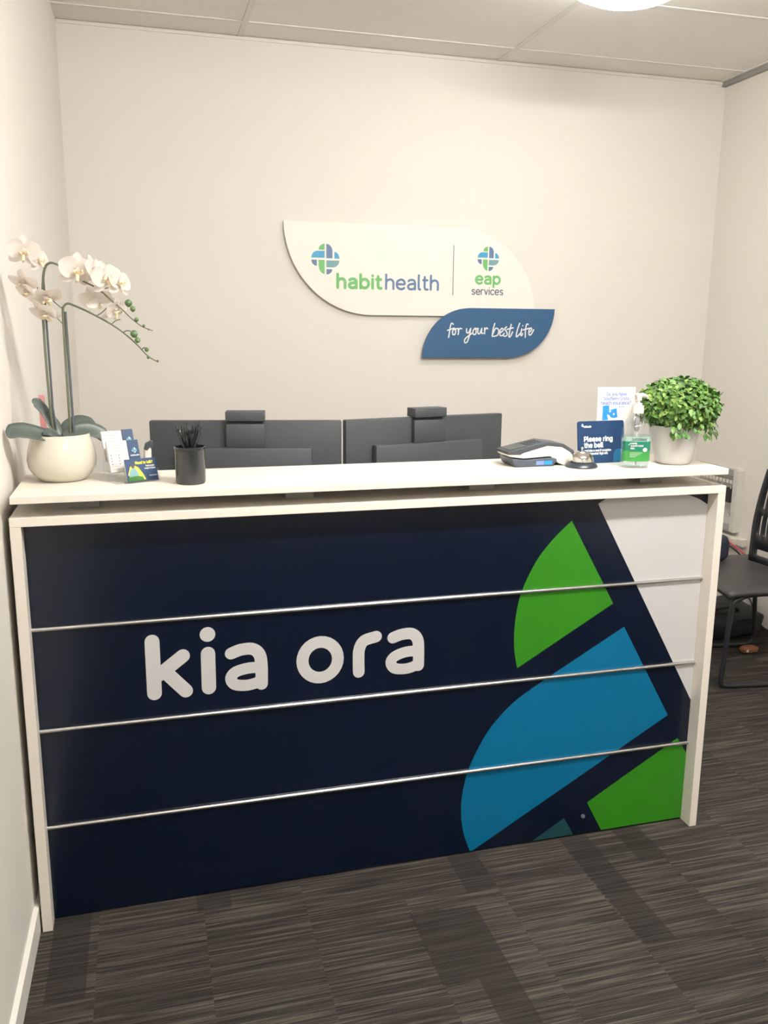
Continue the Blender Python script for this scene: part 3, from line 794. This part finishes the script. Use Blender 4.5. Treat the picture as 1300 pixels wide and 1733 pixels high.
# ================================================================== CARD HOLDER AND CARDS
CO = Vector((.2500, .104, ZU)); ca = math.radians(24)
cu, cv = Vector((math.cos(ca), math.sin(ca), 0)), Vector((-math.sin(ca), math.cos(ca), 0))
lean = math.radians(17)
cz = Vector((0, 0, 1)) * math.cos(lean) + cv * math.sin(lean)       # leaning up direction
cn = cu.cross(cz).normalized()                                       # towards the back, up to sign
if cn.dot(cv) < 0: cn = -cn
def C(u, v, z): return CO + cu * u + cv * v + Vector((0, 0, z))
holder = thing('card_holder', 'clear acrylic tiered card holder full of cards on the counter', 'card holder', tuple(CO))
TI = [(0.0, .003, -.002, .078), (.036, .024, -.026, .052), (.072, .046, -.022, .056)]     # v, z, u0, u1 of each tier
mb = MB().obox(C(-.028, -.002, 0), cu * .108, cv * .105, (0, 0, .002))
mb.build('base_plate', 'acrylic', holder)
for k, (v, z, u0, u1) in enumerate(TI):
    mb = MB()
    h = .022 if k == 0 else .030
    mb.obox(C(u0, v - .003, z), cu * (u1 - u0 + .004), cn * .0016, cz * h * .72)
    mb.build('pocket_front', 'acrylic', holder)
    for u in (u0, u1 + .002):
        MB().obox(C(u, v - .0014, z), cu * .0018, cn * .012, cz * (h + .006)).build('pocket_side', 'acrylic', holder)
    if k:
        MB().obox(C(u0 + .0515, v - .0014, z), cu * .0016, cn * .012, cz * (h + .006)).build('pocket_divider', 'acrylic', holder)
    MB().obox(C(u0, v - .003, z - .0016), cu * (u1 - u0 + .004), cv * .020, (0, 0, .0016)).build('pocket_floor', 'acrylic', holder)
    MB().obox(C(u0, v + .0165, 0.002), cu * (u1 - u0 + .004), cv * .0016, (0, 0, z + .004)).build('tier_wall', 'acrylic', holder)
def card_stack(u, v, z, w, h, th, m, label, print_fn=None):
    o = thing('card_stack', label, 'cards', tuple(C(u + w / 2, v, z)), 'cards in the acrylic holder')
    org = C(u, v, z + .0005)
    n = 6
    for k in range(n):
        MB().obox(org + cn * (th * k / n) + cu * random.uniform(-.0005, .0005), cu * w, cn * (th / n * .8), cz * (h - .0006 * (k % 2))).build('card', m if k == 0 else 'paper', o)
    fn = lambda a, b, c: tuple(org + cu * a + cz * b - cn * (c + .0001))
    if print_fn: print_fn(o, fn, w, h)
    return o
def pr_need(o, fn, w, h):
    mb = MB(); mb.prism([(.004, .016), (.012, .036), (.020, .040), (.032, .033), (.041, .018), (.047, .003), (.030, .003)], fn, 0, .0002); mb.build('printed_yellow_shape', 'p_yellow', o)
    mb = MB(); mb.prism(arc(.019, .010, .012, .022, 0, 180, 14) + [(.007, .003), (.031, .003)], fn, 0, .0004); mb.build('printed_figure', 'p_teal', o)
    mb = MB(); mb.prism(arc(.019, .037, .0045, .0055, 0, 360, 14)[:-1], fn, 0, .0006); mb.build('printed_head', 'p_ink', o)
    mb = MB(); mb.prism([(.004, .002), (.004, .009), (.014, .012), (.030, .0125), (.040, .010), (.042, .002)], fn, 0, .0007); mb.build('printed_hill', 'v_green', o)
    letter(MB(), 'Need to talk?', fn, .026, .0405, .0056, .0013, .044, .0004).build('lettering', 'p_yellow', o)
    mb = MB(); letter(mb, 'Real people', fn, .051, .0335, .0033, .0006, .022, .0004); letter(mb, 'ready to listen', fn, .047, .0275, .0033, .0006, .027, .0004)
    letter(mb, 'habithealth', fn, .056, .0105, .0022, .0004, .020, .0004); mb.build('lettering', 'p_white', o)
def pr_appt(o, fn, w, h):
    mb = MB()
    for k in range(9):
        y = h - .010 - k * .0072
        mb.ribbon([(.005, y), (.005 + (.030 if k in (0, 2) else .026 if k == 1 else w - .012), y)], .0007 if k > 2 else .0011, fn, .0002)
    mb.build('printed_lines', 'p_pale' if False else 'p_pale', o)
    mb = MB()
    for k in range(4):
        for u in (.007, .026): mb.ribbon([(u, h - .034 - k * .0072)], .0026, fn, .0003)
    mb.build('printed_dots', 'p_ink', o)
def pr_logo(o, fn, w, h):
    emblem(MB(), fn, w * .55, h * .66, .0065, .0003, (0, 1, 2, 3)).build('emblem', ['p_teal', 'p_white', 'p_blue', 'p_teal'], o)
    letter(MB(), 'habithealth', fn, w * .14, h * .47, .0030, .0006, w * .80, .0003).build('lettering', 'p_white', o)
v, z, u0, u1 = TI[0]
card_stack(.0, v, z, .078, .054, .004, 'p_navy', 'navy card with yellow heading and green hill at the front of the card holder', pr_need)
v, z, u0, u1 = TI[1]
card_stack(-.024, v, z, .049, .074, .008, 'paper', 'white ruled card stack in the middle tier, just behind the navy and yellow card', pr_appt)
card_stack(.027, v, z, .027, .074, .008, 'p_navy', 'navy emblem card stack in the middle tier of the card holder', pr_logo)
v, z, u0, u1 = TI[2]
card_stack(-.020, v, z, .049, .072, .008, 'paper', 'white ruled card stack in the rear top tier of the card holder', pr_appt)
card_stack(.031, v, z, .027, .074, .008, 'p_navy', 'navy emblem card stack in the rear top tier of the card holder', pr_logo)
# small desk stapler standing behind the cards
stp = thing('stapler', 'small off-white stapler with dark cap behind the card holder', 'stapler', (.302, .222, ZU))
MB().obox((.291, .214, ZU), (.016, .004, 0), (-.004, .016, 0), (.0015, .001, .068)).build('body', 'white_pl', stp, bevel=.002)
MB().prism([(-.012, .066), (-.008, .080), (.004, .086), (.010, .085), (.010, .072), (.002, .070), (-.004, .062)], lambda a, b, c: (.302 + a, .214 + c, ZU + b), 0, .018).build('cap', 'dark_pl', stp, bevel=.001)

# leaflet holder beside the left wall
lh = thing('leaflet_holder', 'slim clear leaflet holder edge-on behind the orchid pot', 'leaflet holder', (.06, .282, ZU))
MB().box(.046, .082, .2885, .2905, ZU, ZU + .208).build('back_plate', 'acrylic', lh)
MB().box(.046, .082, .2695, .2885, ZU, ZU + .002).build('foot', 'acrylic', lh)
MB().box(.046, .082, .2695, .2710, ZU + .002, ZU + .06).build('front_lip', 'acrylic', lh)
lf = thing('leaflet_stack', 'pink leaflets standing in the clear holder behind the orchid', 'leaflets', (.06, .26, ZU + .002))
for k in range(5):
    MB().box(.050, .062 + .0002 * k, .2725 + .003 * k, .2747 + .003 * k, ZU + .002, ZU + .197 - .001 * k).build('leaflet', 'pink', lf)

# ================================================================== CARD TERMINAL, BELL
dk = thing('terminal_dock', 'slate grey charging dock under the card payment terminal', 'dock', (1.30, .175, ZU))
def fy(u, v, w): return (1.335 + (u - 1.33) * .93, w, ZU + (v - ZU) * .95)
mb = MB().prism([(1.232, 1.074), (1.238, 1.0692), (1.352, 1.0692), (1.366, 1.082), (1.364, 1.090), (1.345, 1.0935), (1.262, 1.0890), (1.222, 1.0945)], fy, .132, .222)
mb.build('dock_body', 'dock', dk, bevel=.0025, smooth=True)
MB().box(1.306, 1.329, .1312, .1322, 1.074, 1.0845).build('sticker', 'p_lilac', dk)
MB().box(1.330, 1.353, .1312, .1322, 1.074, 1.0845).build('sticker', 'p_azure', dk)
pt = thing('payment_terminal', 'white and charcoal card payment terminal resting in its dock', 'card terminal', (1.32, .175, ZU + .024))
MB().prism([(1.213, 1.1045), (1.219, 1.0985), (1.262, 1.0922), (1.346, 1.0965), (1.372, 1.077), (1.388, 1.0705), (1.408, 1.0705), (1.425, 1.085), (1.414, 1.107), (1.384, 1.1235), (1.34, 1.1285), (1.258, 1.110)], fy, .137, .217).build('body', 'white_pl', pt, bevel=.002, smooth=True)
MB().prism([(1.212, 1.105), (1.211, 1.1135), (1.331, 1.1385), (1.386, 1.1315), (1.419, 1.1125), (1.4295, 1.087), (1.422, 1.083), (1.411, 1.106), (1.382, 1.1225), (1.334, 1.1275), (1.262, 1.109), (1.250, 1.1035)], fy, .1355, .2185).build('top_cover', 'dark_pl', pt, bevel=.0015, smooth=True)
MB().obox((1.235, .145, 1.1137), (.047, 0, .0098), (0, .064, 0), (-.0002, 0, .001)).build('screen', 'gloss_black', pt)
for i in range(4):
    for j in range(3):
        MB().obox((1.288 + .011 * i, .150 + .019 * j, 1.1252 + .0023 * i), (.008, 0, .0017), (0, .014, 0), (-.0002, 0, .0012)).build('key', 'black2', pt)

BC = Vector((1.4265, .105, ZU))
be = thing('service_bell', 'chrome dome counter bell on a black base', 'bell', tuple(BC))
MB().lathe([(.0425, 0), (.0435, .003), (.0415, .007), (.036, .012), (.033, .0145), (.0, .0145)], BC, 48).build('base', 'bell_base', be, smooth=True)
dome = [(.0335 * math.cos(math.radians(a)), .016 + .0285 * math.sin(math.radians(a))) for a in range(0, 90, 9)] + [(.0005, .0445)]
MB().lathe([(.032, .0155)] + dome, BC, 48, True, True).build('dome', 'bell', be, smooth=True)
MB().lathe([(.0022, .044), (.0022, .049), (.0038, .0495), (.0042, .0515), (.0025, .0535), (.0003, .054)], BC, 20, True, True).build('plunger', 'bell', be, smooth=True)

# ================================================================== COUNTER SIGNS
def frame_fn(org, ang, leanb):
    u = Vector((math.cos(ang), math.sin(ang), 0)); b = Vector((-math.sin(ang), math.cos(ang), 0))
    up = Vector((0, 0, 1)) * math.cos(leanb) + b * math.sin(leanb); n = u.cross(up)
    o = Vector(org)
    return lambda a, c, w: tuple(o + u * a + up * c + n * w)
bs = thing('counter_sign', 'navy counter sign asking visitors to ring the bell', 'sign', (1.51, .16, ZU))
f1 = frame_fn((1.4425, .150, ZU), math.radians(4), math.radians(8))
w_, h_ = .148, .117
rr = .006
poly = arc(rr, rr, rr, rr, 180, 270, 5) + arc(w_ - rr, rr, rr, rr, 270, 360, 5) + arc(w_ - rr, h_ - rr, rr, rr, 0, 90, 5) + arc(rr, h_ - rr, rr, rr, 90, 180, 5)
MB().prism(poly, f1, -.004, 0).build('panel', 'p_navy', bs)
MB().prism([(.02, 0), (.128, 0), (.1, .07), (.05, .07)], frame_fn((1.4425, .1985, ZU), math.radians(4), math.radians(-28)), -.002, 0).build('easel_foot', 'p_navy', bs)
mb = MB(); letter(mb, 'Please ring', f1, .0185, .0600, .0115, .0031, .092, .0005); letter(mb, 'the bell', f1, .0185, .0430, .0115, .0031, .061, .0005)
mb.build('heading', 'p_white', bs)
mb = MB(); letter(mb, 'and take a seat if reception', f1, .0195, .0325, .0050, .0011, .085, .0005); mb.build('small_lettering', 'p_white', bs)
letter(MB(), 'is unattended. Ng\u0101 mihi.', f1, .0195, .0240, .0050, .0011, .075, .0005).build('small_lettering', 'p_white', bs)
letter(MB(), 'habithealth', f1, .018, .099, .0042, .0009, .024, .0005).build('small_lettering', 'p_white', bs)
emblem(MB(), f1, .0145, .1055, .0042, .0005, (0, 1, 2, 3)).build('emblem', ['p_white', 'p_white', 'p_blue', 'p_white'], bs)
MB().prism([(.112, .002), (.112, .02)] + arc(.13, .02, .018, .018, 180, 90, 8)[1:] + [(.144, .038), (.144, .004)], f1, 0, .0003).build('printed_shape', 'v_blue', bs)
ws = thing('counter_sign', 'white card sign with blue heading, standing behind the navy bell sign', 'sign', (1.58, .225, ZU))
f2 = frame_fn((1.5265, .215, ZU), math.radians(-3), math.radians(7))
def sh(fn): return lambda a, c, w: fn(a + c * .055, c, w)
MB().prism([(0, 0), (.116, 0), (.116, .205), (0, .205)], sh(f2), -.002, 0).build('panel', 'paper', ws)
MB().prism([(.02, 0), (.096, 0), (.08, .12), (.036, .12)], frame_fn((1.5265, .268, ZU), math.radians(-3), math.radians(-14)), -.002, 0).build('easel_foot', 'paper', ws)
mb = MB(); q = sh(f2)
letter(mb, 'Do you have', q, .027, .1800, .0080, .0016, .062, .0004); letter(mb, 'Southern Cross', q, .018, .1675, .0080, .0016, .080, .0004); letter(mb, 'Health insurance?', q, .010, .1550, .0080, .0016, .094, .0004)
mb.build('heading', 'p_lilac', ws)
q0 = q
q = lambda a, c, w: q0(a, c + .0115, w)
mb = MB()
mb.prism([(.017, .100), (.017, .141), (.036, .142), (.038, .128), (.040, .119), (.033, .108), (.036, .101)], q, 0, .0004)
mb.prism([(.037, .117), (.041, .129), (.060, .134), (.064, .108), (.052, .106), (.043, .108)], q, 0, .0004)
mb.build('printed_shapes', 'p_azure', ws)
mb = MB()
for cx_, cy_, s_ in ((.040, .125, .0052), (.034, .113, .0045), (.052, .117, .0050)):
    mb.prism([(cx_ + s_ * (1 if k % 2 == 0 else .3) * math.cos(k * math.pi / 4), cy_ + s_ * (1 if k % 2 == 0 else .3) * math.sin(k * math.pi / 4)) for k in range(8)], q, 0, .0007)
mb.build('printed_sparkles', 'p_white', ws)
mb = MB(); mb.ribbon([(.069, .137)], .0035, q, .0004); mb.ribbon([(.073, .137), (.084, .137)], .0014, q, .0004); mb.build('printed_mark', 'p_slate', ws)

# ================================================================== SANITISER BOTTLE
SB = Vector((1.5635, .066, ZU))
sb = thing('sanitiser_bottle', 'clear hand sanitiser pump bottle with green label', 'pump bottle', tuple(SB))
rot = math.radians(-15)
def squ(mbx, prof, depth=.78, seg=44, cap=(True, True)):
    V = []; F = []
    for r, z in prof:
        for k in range(seg):
            a = 2 * math.pi * k / seg
            x, y = math.copysign(abs(math.cos(a)) ** .72, math.cos(a)) * r, math.copysign(abs(math.sin(a)) ** .72, math.sin(a)) * r * depth
            if r < .016: x, y = math.cos(a) * r, math.sin(a) * r
            V.append((SB.x + x * math.cos(rot) - y * math.sin(rot), SB.y + x * math.sin(rot) + y * math.cos(rot), SB.z + z))
    for i in range(len(prof) - 1):
        for k in range(seg):
            F.append((i * seg + k, i * seg + (k + 1) % seg, (i + 1) * seg + (k + 1) % seg, (i + 1) * seg + k))
    if cap[0]: F.append(tuple(range(seg))[::-1])
    if cap[1]: F.append(tuple((len(prof) - 1) * seg + k for k in range(seg)))
    return mbx.add(V, F)
prof = [(.030, 0), (.035, .003), (.0365, .010), (.037, .05), (.0368, .095), (.0345, .110), (.028, .126), (.020, .138), (.0135, .146), (.0130, .152)]
squ(MB(), prof).build('bottle', 'pet', sb, smooth=True)
squ(MB(), [(.029, .002), (.0335, .004), (.0350, .011), (.0355, .05), (.0354, .088)]).build('gel', 'gel', sb, smooth=True)
def label_band(z0, z1, a0, a1, r, name, m):
    V = []; F = []; n = 22; depth = .78
    for z in (z0, z1):
        for k in range(n + 1):
            a = math.radians(a0 + (a1 - a0) * k / n)
            x, y = math.copysign(abs(math.cos(a)) ** .72, math.cos(a)) * r, math.copysign(abs(math.sin(a)) ** .72, math.sin(a)) * r * depth
            V.append((SB.x + x * math.cos(rot) - y * math.sin(rot), SB.y + x * math.sin(rot) + y * math.cos(rot), SB.z + z))
    for k in range(n): F.append((k, k + 1, n + 2 + k, n + 1 + k))
    return MB().add(V, F).build(name, m, sb, smooth=True)
label_band(.020, .048, 190, 345, .0374, 'label_lower', 'lab_low')
label_band(.048, .073, 190, 345, .0374, 'label_middle', 'lab_mid')
label_band(.073, .086, 190, 345, .0374, 'label_upper', 'lab_top')
fl = frame_fn((SB.x - .036 * math.cos(rot) + .0303 * math.sin(rot), SB.y - .036 * math.sin(rot) - .0303 * math.cos(rot), ZU), rot, 0)
mb = MB(); letter(mb, 'SoftShield', fl, .016, .0758, .0058, .0010, .040, .0004); mb.build('brand_lettering', 'p_grey', sb)
mb = MB(); letter(mb, 'HAND', fl, .014, .0660, .0036, .0009, .017, .0004); letter(mb, 'SANITISER', fl, .014, .0595, .0036, .0009, .034, .0004); letter(mb, 'GEL', fl, .014, .0530, .0036, .0009, .012, .0004)
mb.ribbon([(.008, .0655), (.0095, .0635), (.0125, .0690)], .0012, fl, .0004)
for k in range(4): mb.ribbon([(.014, .043 - .0035 * k), (.046 - .006 * k, .043 - .0035 * k)], .0007, fl, .0004)
mb.ribbon([(.053, .0515)], .011, fl, .0004)
mb.build('label_lettering', 'p_white', sb)
MB().lathe([(.0155, .146), (.0155, .164), (.0148, .166), (.0, .166)], SB, 28).build('collar', 'white_pl', sb, smooth=True)
MB().lathe([(.0105, .166), (.0105, .172), (.0055, .173), (.0050, .186), (.0, .186)], SB, 24).build('pump_stem', 'white_pl', sb, smooth=True)
hd = MB()
hd.tube([SB + Vector((-.010, -.003, .190)), SB + Vector((-.002, -.001, .192)), SB + Vector((.012, .003, .193)), SB + Vector((.028, .008, .190)), SB + Vector((.033, .010, .184))], [.0055, .0072, .0065, .0045, .0036], 12)
hd.lathe([(.0085, .180), (.0085, .196), (.0065, .199), (.0, .1995)], SB, 20)
hd.build('pump_head', 'white_pl', sb, smooth=True)
MB().tube([SB + Vector((0, 0, .147)), SB + Vector((.001, 0, .10)), SB + Vector((.006, .003, .006))], .0022, 8).build('dip_tube', 'white_pl', sb, smooth=True)
MB().lathe([(.0045, .098), (.0075, .104), (.0075, .130), (.005, .146)], SB, 16, True, True).build('pump_body', 'metal_g', sb, smooth=True)

# ================================================================== BOXWOOD
BP = Vector((1.7115, .112, ZU))
bx_ = thing('potted_boxwood', 'round green faux boxwood bush in a white tapered pot', 'potted plant', tuple(BP))
prof = [(.038, 0), (.044, .002), (.0485, .008), (.0535, .03), (.0605, .062), (.068, .094), (.0715, .106), (.0705, .108), (.068, .107), (.062, .085), (.0, .085)]
MB().lathe(prof, BP, 52).build('pot', 'pot', bx_, smooth=True)
BCn = BP + Vector((.006, .0, .158))
core = []
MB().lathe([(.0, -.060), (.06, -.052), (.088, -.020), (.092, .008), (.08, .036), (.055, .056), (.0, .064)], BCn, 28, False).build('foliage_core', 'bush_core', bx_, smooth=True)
def leaf_mesh(m):
    V = [(0, 0, 0), (-.0048, .006, .0012), (0, .007, -.0004), (.0048, .006, .0012), (-.0056, .013, .001), (0, .014, -.001), (.0056, .013, .001), (-.003, .019, -.001), (0, .022, -.003), (.003, .019, -.001)]
    F = [(0, 2, 1), (0, 3, 2), (1, 2, 5, 4), (2, 3, 6, 5), (4, 5, 8, 7), (5, 6, 9, 8)]
    me = bpy.data.meshes.new('leaf'); me.from_pydata(V, [], F); me.materials.append(M[m]); me.shade_smooth()
    return me
lm = [leaf_mesh('bush_a'), leaf_mesh('bush_b'), leaf_mesh('bush_c')]
rest = {0: MB(), 1: MB(), 2: MB()}
rnd = random.Random(11)
cands = []
for k in range(2300):
    zz_ = 1 - 2 * (k + .5) / 2300; ph = k * 2.39996
    d = Vector((math.sqrt(1 - zz_ * zz_) * math.cos(ph), math.sqrt(1 - zz_ * zz_) * math.sin(ph), zz_))
    lump = 1 + .09 * noise.noise(d * 3.2) + rnd.uniform(-.10, .03)
    p = BCn + Vector((d.x * .101, d.y * .101, d.z * (.073 if d.z > 0 else .064))) * lump
    if d.z < -.62 and (Vector((p.x, p.y, 0)) - Vector((BP.x, BP.y, 0))).length < .066: continue
    nrm = (d + Vector((rnd.uniform(-.6, .6), rnd.uniform(-.6, .6), rnd.uniform(-.3, .75)))).normalized()
    tip = (d * .8 + Vector((rnd.uniform(-.8, .8), rnd.uniform(-.8, .8), rnd.uniform(-.7, .5))))
    tip = (tip - nrm * tip.dot(nrm) * .8).normalized()
    x = tip.cross(nrm).normalized(); n2 = x.cross(tip)
    s = rnd.uniform(.66, 1.0)
    mx = Matrix(((x.x, tip.x, n2.x, p.x), (x.y, tip.y, n2.y, p.y), (x.z, tip.z, n2.z, p.z), (0, 0, 0, 1))) @ Matrix.Scale(s, 4)
    vis = d.dot((CAM - BCn).normalized())
    cands.append((vis * .8 + s + rnd.uniform(-.1, .1), mx, rnd.choices((0, 1, 2), (.5, .26, .24))[0]))
for k in range(70):                                # a few trailing leaves by the rim
    a = rnd.uniform(-2.4, .9); rr_ = rnd.uniform(.074, .10)
    p = BP + Vector((math.cos(a) * rr_ + .012, math.sin(a) * rr_, rnd.uniform(.088, .125)))
    tip = Vector((math.cos(a) * .5, math.sin(a) * .5, rnd.uniform(-1, -.2))).normalized(); nrm = Vector((math.cos(a), math.sin(a), .5))
    nrm = (nrm - tip * nrm.dot(tip)).normalized(); x = tip.cross(nrm)
    mx = Matrix(((x.x, tip.x, nrm.x, p.x), (x.y, tip.y, nrm.y, p.y), (x.z, tip.z, nrm.z, p.z), (0, 0, 0, 1)))
    cands.append((1.2, mx, rnd.choice((0, 1))))
cands.sort(key=lambda c: -c[0])
binv = world_inv(bx_)
for k, (_, mx, mi) in enumerate(cands):
    if k < 295:
        o = bpy.data.objects.new('leaf', lm[mi]); COL.objects.link(o)
        o.parent = bx_; o.matrix_parent_inverse = binv; o.matrix_basis = mx
    else:
        me = lm[mi]
        rest[0].cur = mi
        rest[0].add([mx @ v.co for v in me.vertices], [tuple(p.vertices) for p in me.polygons])
tag(rest[0].build('foliage', ['bush_a', 'bush_b', 'bush_c'], bx_, smooth=True), kind='stuff')

# ================================================================== WALL BOX ON THE RIGHT WALL
wb = thing('wall_cabinet', 'open white wall cabinet of cables low on the right wall', 'cabinet', (XR, 1.87, .41))
xf = XR - .04; ya, yb, za, zb_ = 1.69, 2.06, .425, .742
MB().box(XR - .008, XR, ya, yb, za, zb_).build('back_plate', 'metal_w', wb)
for a in ((ya, ya + .035, za, zb_), (yb - .02, yb, za, zb_)):
    MB().box(xf, XR - .008, a[0], a[1], a[2], a[3]).build('side', 'metal_w', wb, bevel=.001)
MB().box(xf, XR - .008, ya + .035, yb - .02, zb_ - .03, zb_).build('top', 'metal_g', wb, bevel=.001)
MB().box(xf, XR - .008, ya + .035, yb - .02, za, za + .028).build('bottom', 'metal_g', wb, bevel=.001)
MB().box(xf + .006, XR - .008, ya + .04, yb - .06, .672, .686).build('terminal_strip', 'metal_g', wb)
for k in range(9):
    MB().box(xf, xf + .006, ya + .045 + k * .028, ya + .058 + k * .028, .670, .690).build('clip', 'white_pl', wb)
MB().box(xf - .012, XR - .008, 1.725, 1.79, .575, .645).build('power_adaptor', 'rubber', wb, bevel=.004)
MB().box(xf + .004, xf + .018, 1.705, 1.716, .584, .606).build('plug', 'rubber', wb)
for k, (y0, y1, z1) in enumerate(((1.82, 1.71, .60), (1.79, 1.715, .56), (1.75, 1.72, .53), (1.86, 1.74, .50))):
    MB().tube(smooth_pts([(xf + .012, y0, .672), (xf + .002, y0 - .01, .64 - .01 * k), (xf + .004, y1 + .01, z1 + .03), (xf + .012, y1, z1)], 6), .0022, 6).build('cable', 'metal_g' if k % 2 else 'white_pl', wb, smooth=True)
ps = thing('power_strip', 'white power strip with sockets just under the wall cabinet', 'power strip', (XR, 1.75, .38))
MB().box(XR - .035, XR, 1.62, 1.95, .365, .405).build('strip_body', 'white_pl', ps, bevel=.004)
for k in range(3): MB().box(XR - .05, XR - .035, 1.66 + .09 * k, 1.70 + .09 * k, .368, .400).build('plug', 'metal_g' if k else 'white_pl', ps, bevel=.003)
tag(MB().tube(smooth_pts([(XR - .045, 1.80, .384), (XR - .07, 1.74, .395), (XR - .06, 1.66, .375), (XR - .035, 1.60, .340), (XR - .012, 1.585, .315)], 8), .005, 8).build('red_cable', 'red', smooth=True), 'red cable curling from the power strip on the right wall', 'cable')
tag(MB().tube(smooth_pts([(XR - .052, 1.76, .378), (XR - .075, 1.70, .375), (XR - .05, 1.64, .345), (XR - .02, 1.61, .30), (XR - .012, 1.60, .22), (XR - .014, 1.58, .14), (XR - .012, 1.535, .10), (XR - .012, 1.50, .04), (XR - .02, 1.42, .006), (XR - .04, 1.30, .005)], 8), .0042, 8).build('black_cable', 'rubber', smooth=True), 'thin black cable running down the right wall to the carpet', 'cable')

# ================================================================== VISITOR CHAIR
ang = math.radians(-9)
CB = Vector((2.535, .85, 0))
cs, cd = Vector((math.cos(ang), math.sin(ang), 0)), Vector((-math.sin(ang), math.cos(ang), 0))   # towards the back of the seat / across to the far side
def K(s, d, z): return CB + cs * s + cd * d + Vector((0, 0, z))
ch = thing('visitor_chair', 'black visitor chair with slotted back and sled frame by right wall', 'chair', tuple(K(.22, .24, 0)))
# seat
mb = MB(); V = []; F = []; nu, nv = 14, 12
for i in range(nu):
    for j in range(nv):
        s, d = -.03 + .405 * i / (nu - 1), -.02 + .55 * j / (nv - 1)
        ex = max(abs(2 * i / (nu - 1) - 1), 0) ** 4; ey = abs(2 * j / (nv - 1) - 1) ** 4
        V.append(K(s, d, .425 - .012 * ex * (1 if i < nu / 2 else -.2) - .006 * ey))
for i in range(nu - 1):
    for j in range(nv - 1): F.append((i * nv + j, i * nv + j + 1, (i + 1) * nv + j + 1, (i + 1) * nv + j))
o = mb.add(V, F).build('seat', 'fabric', ch, smooth=True)
md = o.modifiers.new('thickness', 'SOLIDIFY'); md.thickness = .022; md.offset = -1
# backrest with slots
V = []; F = []; nu, nv = 26, 15
def bpt(a, h):           # a across 0..1, h height 0..1
    bulge = .035 * (2 * a - 1) ** 2
    shrink = 1 - .62 * max(0, h - .36) ** 1.5
    d = .195 + (a - .5) * .40 * shrink
    return K(.315 + .01 * h - bulge, d, .432 + .42 * h)
for j in range(nv):
    for i in range(nu): V.append(bpt(i / (nu - 1), j / (nv - 1)))
for j in range(nv - 1):
    for i in range(nu - 1):
        if 2 <= i <= nu - 4 and i % 2 == 0 and (4 <= j <= 6 or 8 <= j <= 11): continue
        if 2 <= i <= nu - 4 and j == 1: continue
        F.append((j * nu + i, j * nu + i + 1, (j + 1) * nu + i + 1, (j + 1) * nu + i))
o = MB().add(V, F).build('backrest', 'tube', ch, smooth=True)
md = o.modifiers.new('thickness', 'SOLIDIFY'); md.thickness = .012; md.offset = 0
for d in (.12, .27):
    MB().tube(smooth_pts([K(.24, d, .404), K(.32, d, .410), K(.338, d, .43), K(.342, d, .48), K(.350, d, .53)], 6), .010, 10).build('back_upright', 'tube', ch, smooth=True)
for d in (0, .45):
    pts = [K(.34, d, .385), K(.20, d, .398), K(.08, d, .396), K(.03, d, .380), K(.0, d, .345), K(-.012, d, .15), K(-.018, d, .06), K(-.016, d, .022), K(.012, d, .0105), K(.10, d, .0105), K(.29, d, .0105), K(.345, d, .016), K(.37, d, .05), K(.362, d, .20), K(.348, d, .36), K(.342, d, .395)]
    MB().tube(smooth_pts(pts, 5), .0105, 10).build('sled_leg', 'tube', ch, smooth=True)
MB().tube([K(.06, 0, .39), K(.06, .45, .39)], .009, 8).build('cross_bar', 'tube', ch, smooth=True)
MB().tube([K(.32, 0, .386), K(.32, .45, .386)], .009, 8).build('cross_bar', 'tube', ch, smooth=True)

# lumpy bags
def lump(name, c, r, m, par, amp, fr, power=.6, seed=0, flat=0.0):
    V = []; F = []; nu, nv = 28, 18
    for j in range(nv + 1):
        th = math.pi * j / nv - math.pi / 2
        for i in range(nu):
            ph = 2 * math.pi * i / nu
            f = lambda x: math.copysign(abs(x) ** power, x)
            d = Vector((f(math.cos(th)) * f(math.cos(ph)), f(math.cos(th)) * f(math.sin(ph)), f(math.sin(th))))
            k = 1 + amp * noise.noise(d * fr + Vector((seed, seed, 0)))
            z = d.z * r[2] * k
            p = Vector((c[0] + d.x * r[0] * k, c[1] + d.y * r[1] * k, max(c[2] + z, flat)))
            V.append(p)
    for j in range(nv):
        for i in range(nu): F.append((j * nu + i, j * nu + (i + 1) % nu, (j + 1) * nu + (i + 1) % nu, (j + 1) * nu + i))
    return MB().add(V, F).build(name, m, par, smooth=True)
fbag = thing('duffel_bag', 'large slumped black bag on the carpet against the right wall', 'bag', (2.93, 1.44, 0))
lump('body', (2.94, 1.485, .062), (.21, .165, .075), 'bag', fbag, .16, 2.4, .62, 3, .001)
MB().tube(smooth_pts([(2.82, 1.40, .115), (2.86, 1.37, .145), (2.95, 1.37, .15), (3.01, 1.40, .115)], 6), .008, 8).build('handle', 'bag', fbag, smooth=True)
MB().tube(smooth_pts([(2.77, 1.46, .130), (2.93, 1.45, .140), (3.08, 1.46, .126)], 6), .004, 6).build('zipper', 'rubber', fbag, smooth=True)
sbag = thing('shoulder_bag', 'dark cloth bag resting on the seat of the visitor chair', 'bag', (2.70, 1.27, .425))
lump('body', (2.738, 1.250, .482), (.056, .040, .060), 'bag2', sbag, .10, 2.0, .7, 9, .4255)
MB().tube(smooth_pts([(2.70, 1.25, .53), (2.715, 1.25, .555), (2.735, 1.25, .555), (2.75, 1.25, .53)], 6), .005, 8).build('strap', 'bag2', sbag, smooth=True)
bp_ = thing('leather_pouch', 'small brown leather pouch on the carpet under the visitor chair', 'pouch', (2.90, 1.20, 0))
lump('body', (2.905, 1.178, .014), (.042, .026, .015), 'brown', bp_, .22, 3.0, .75, 5, .001)
MB().obox((2.872, 1.150, .010), (.012, .002, 0), (0, -.002, .012), (.001, .004, 0)).build('tag', 'paper', bp_)
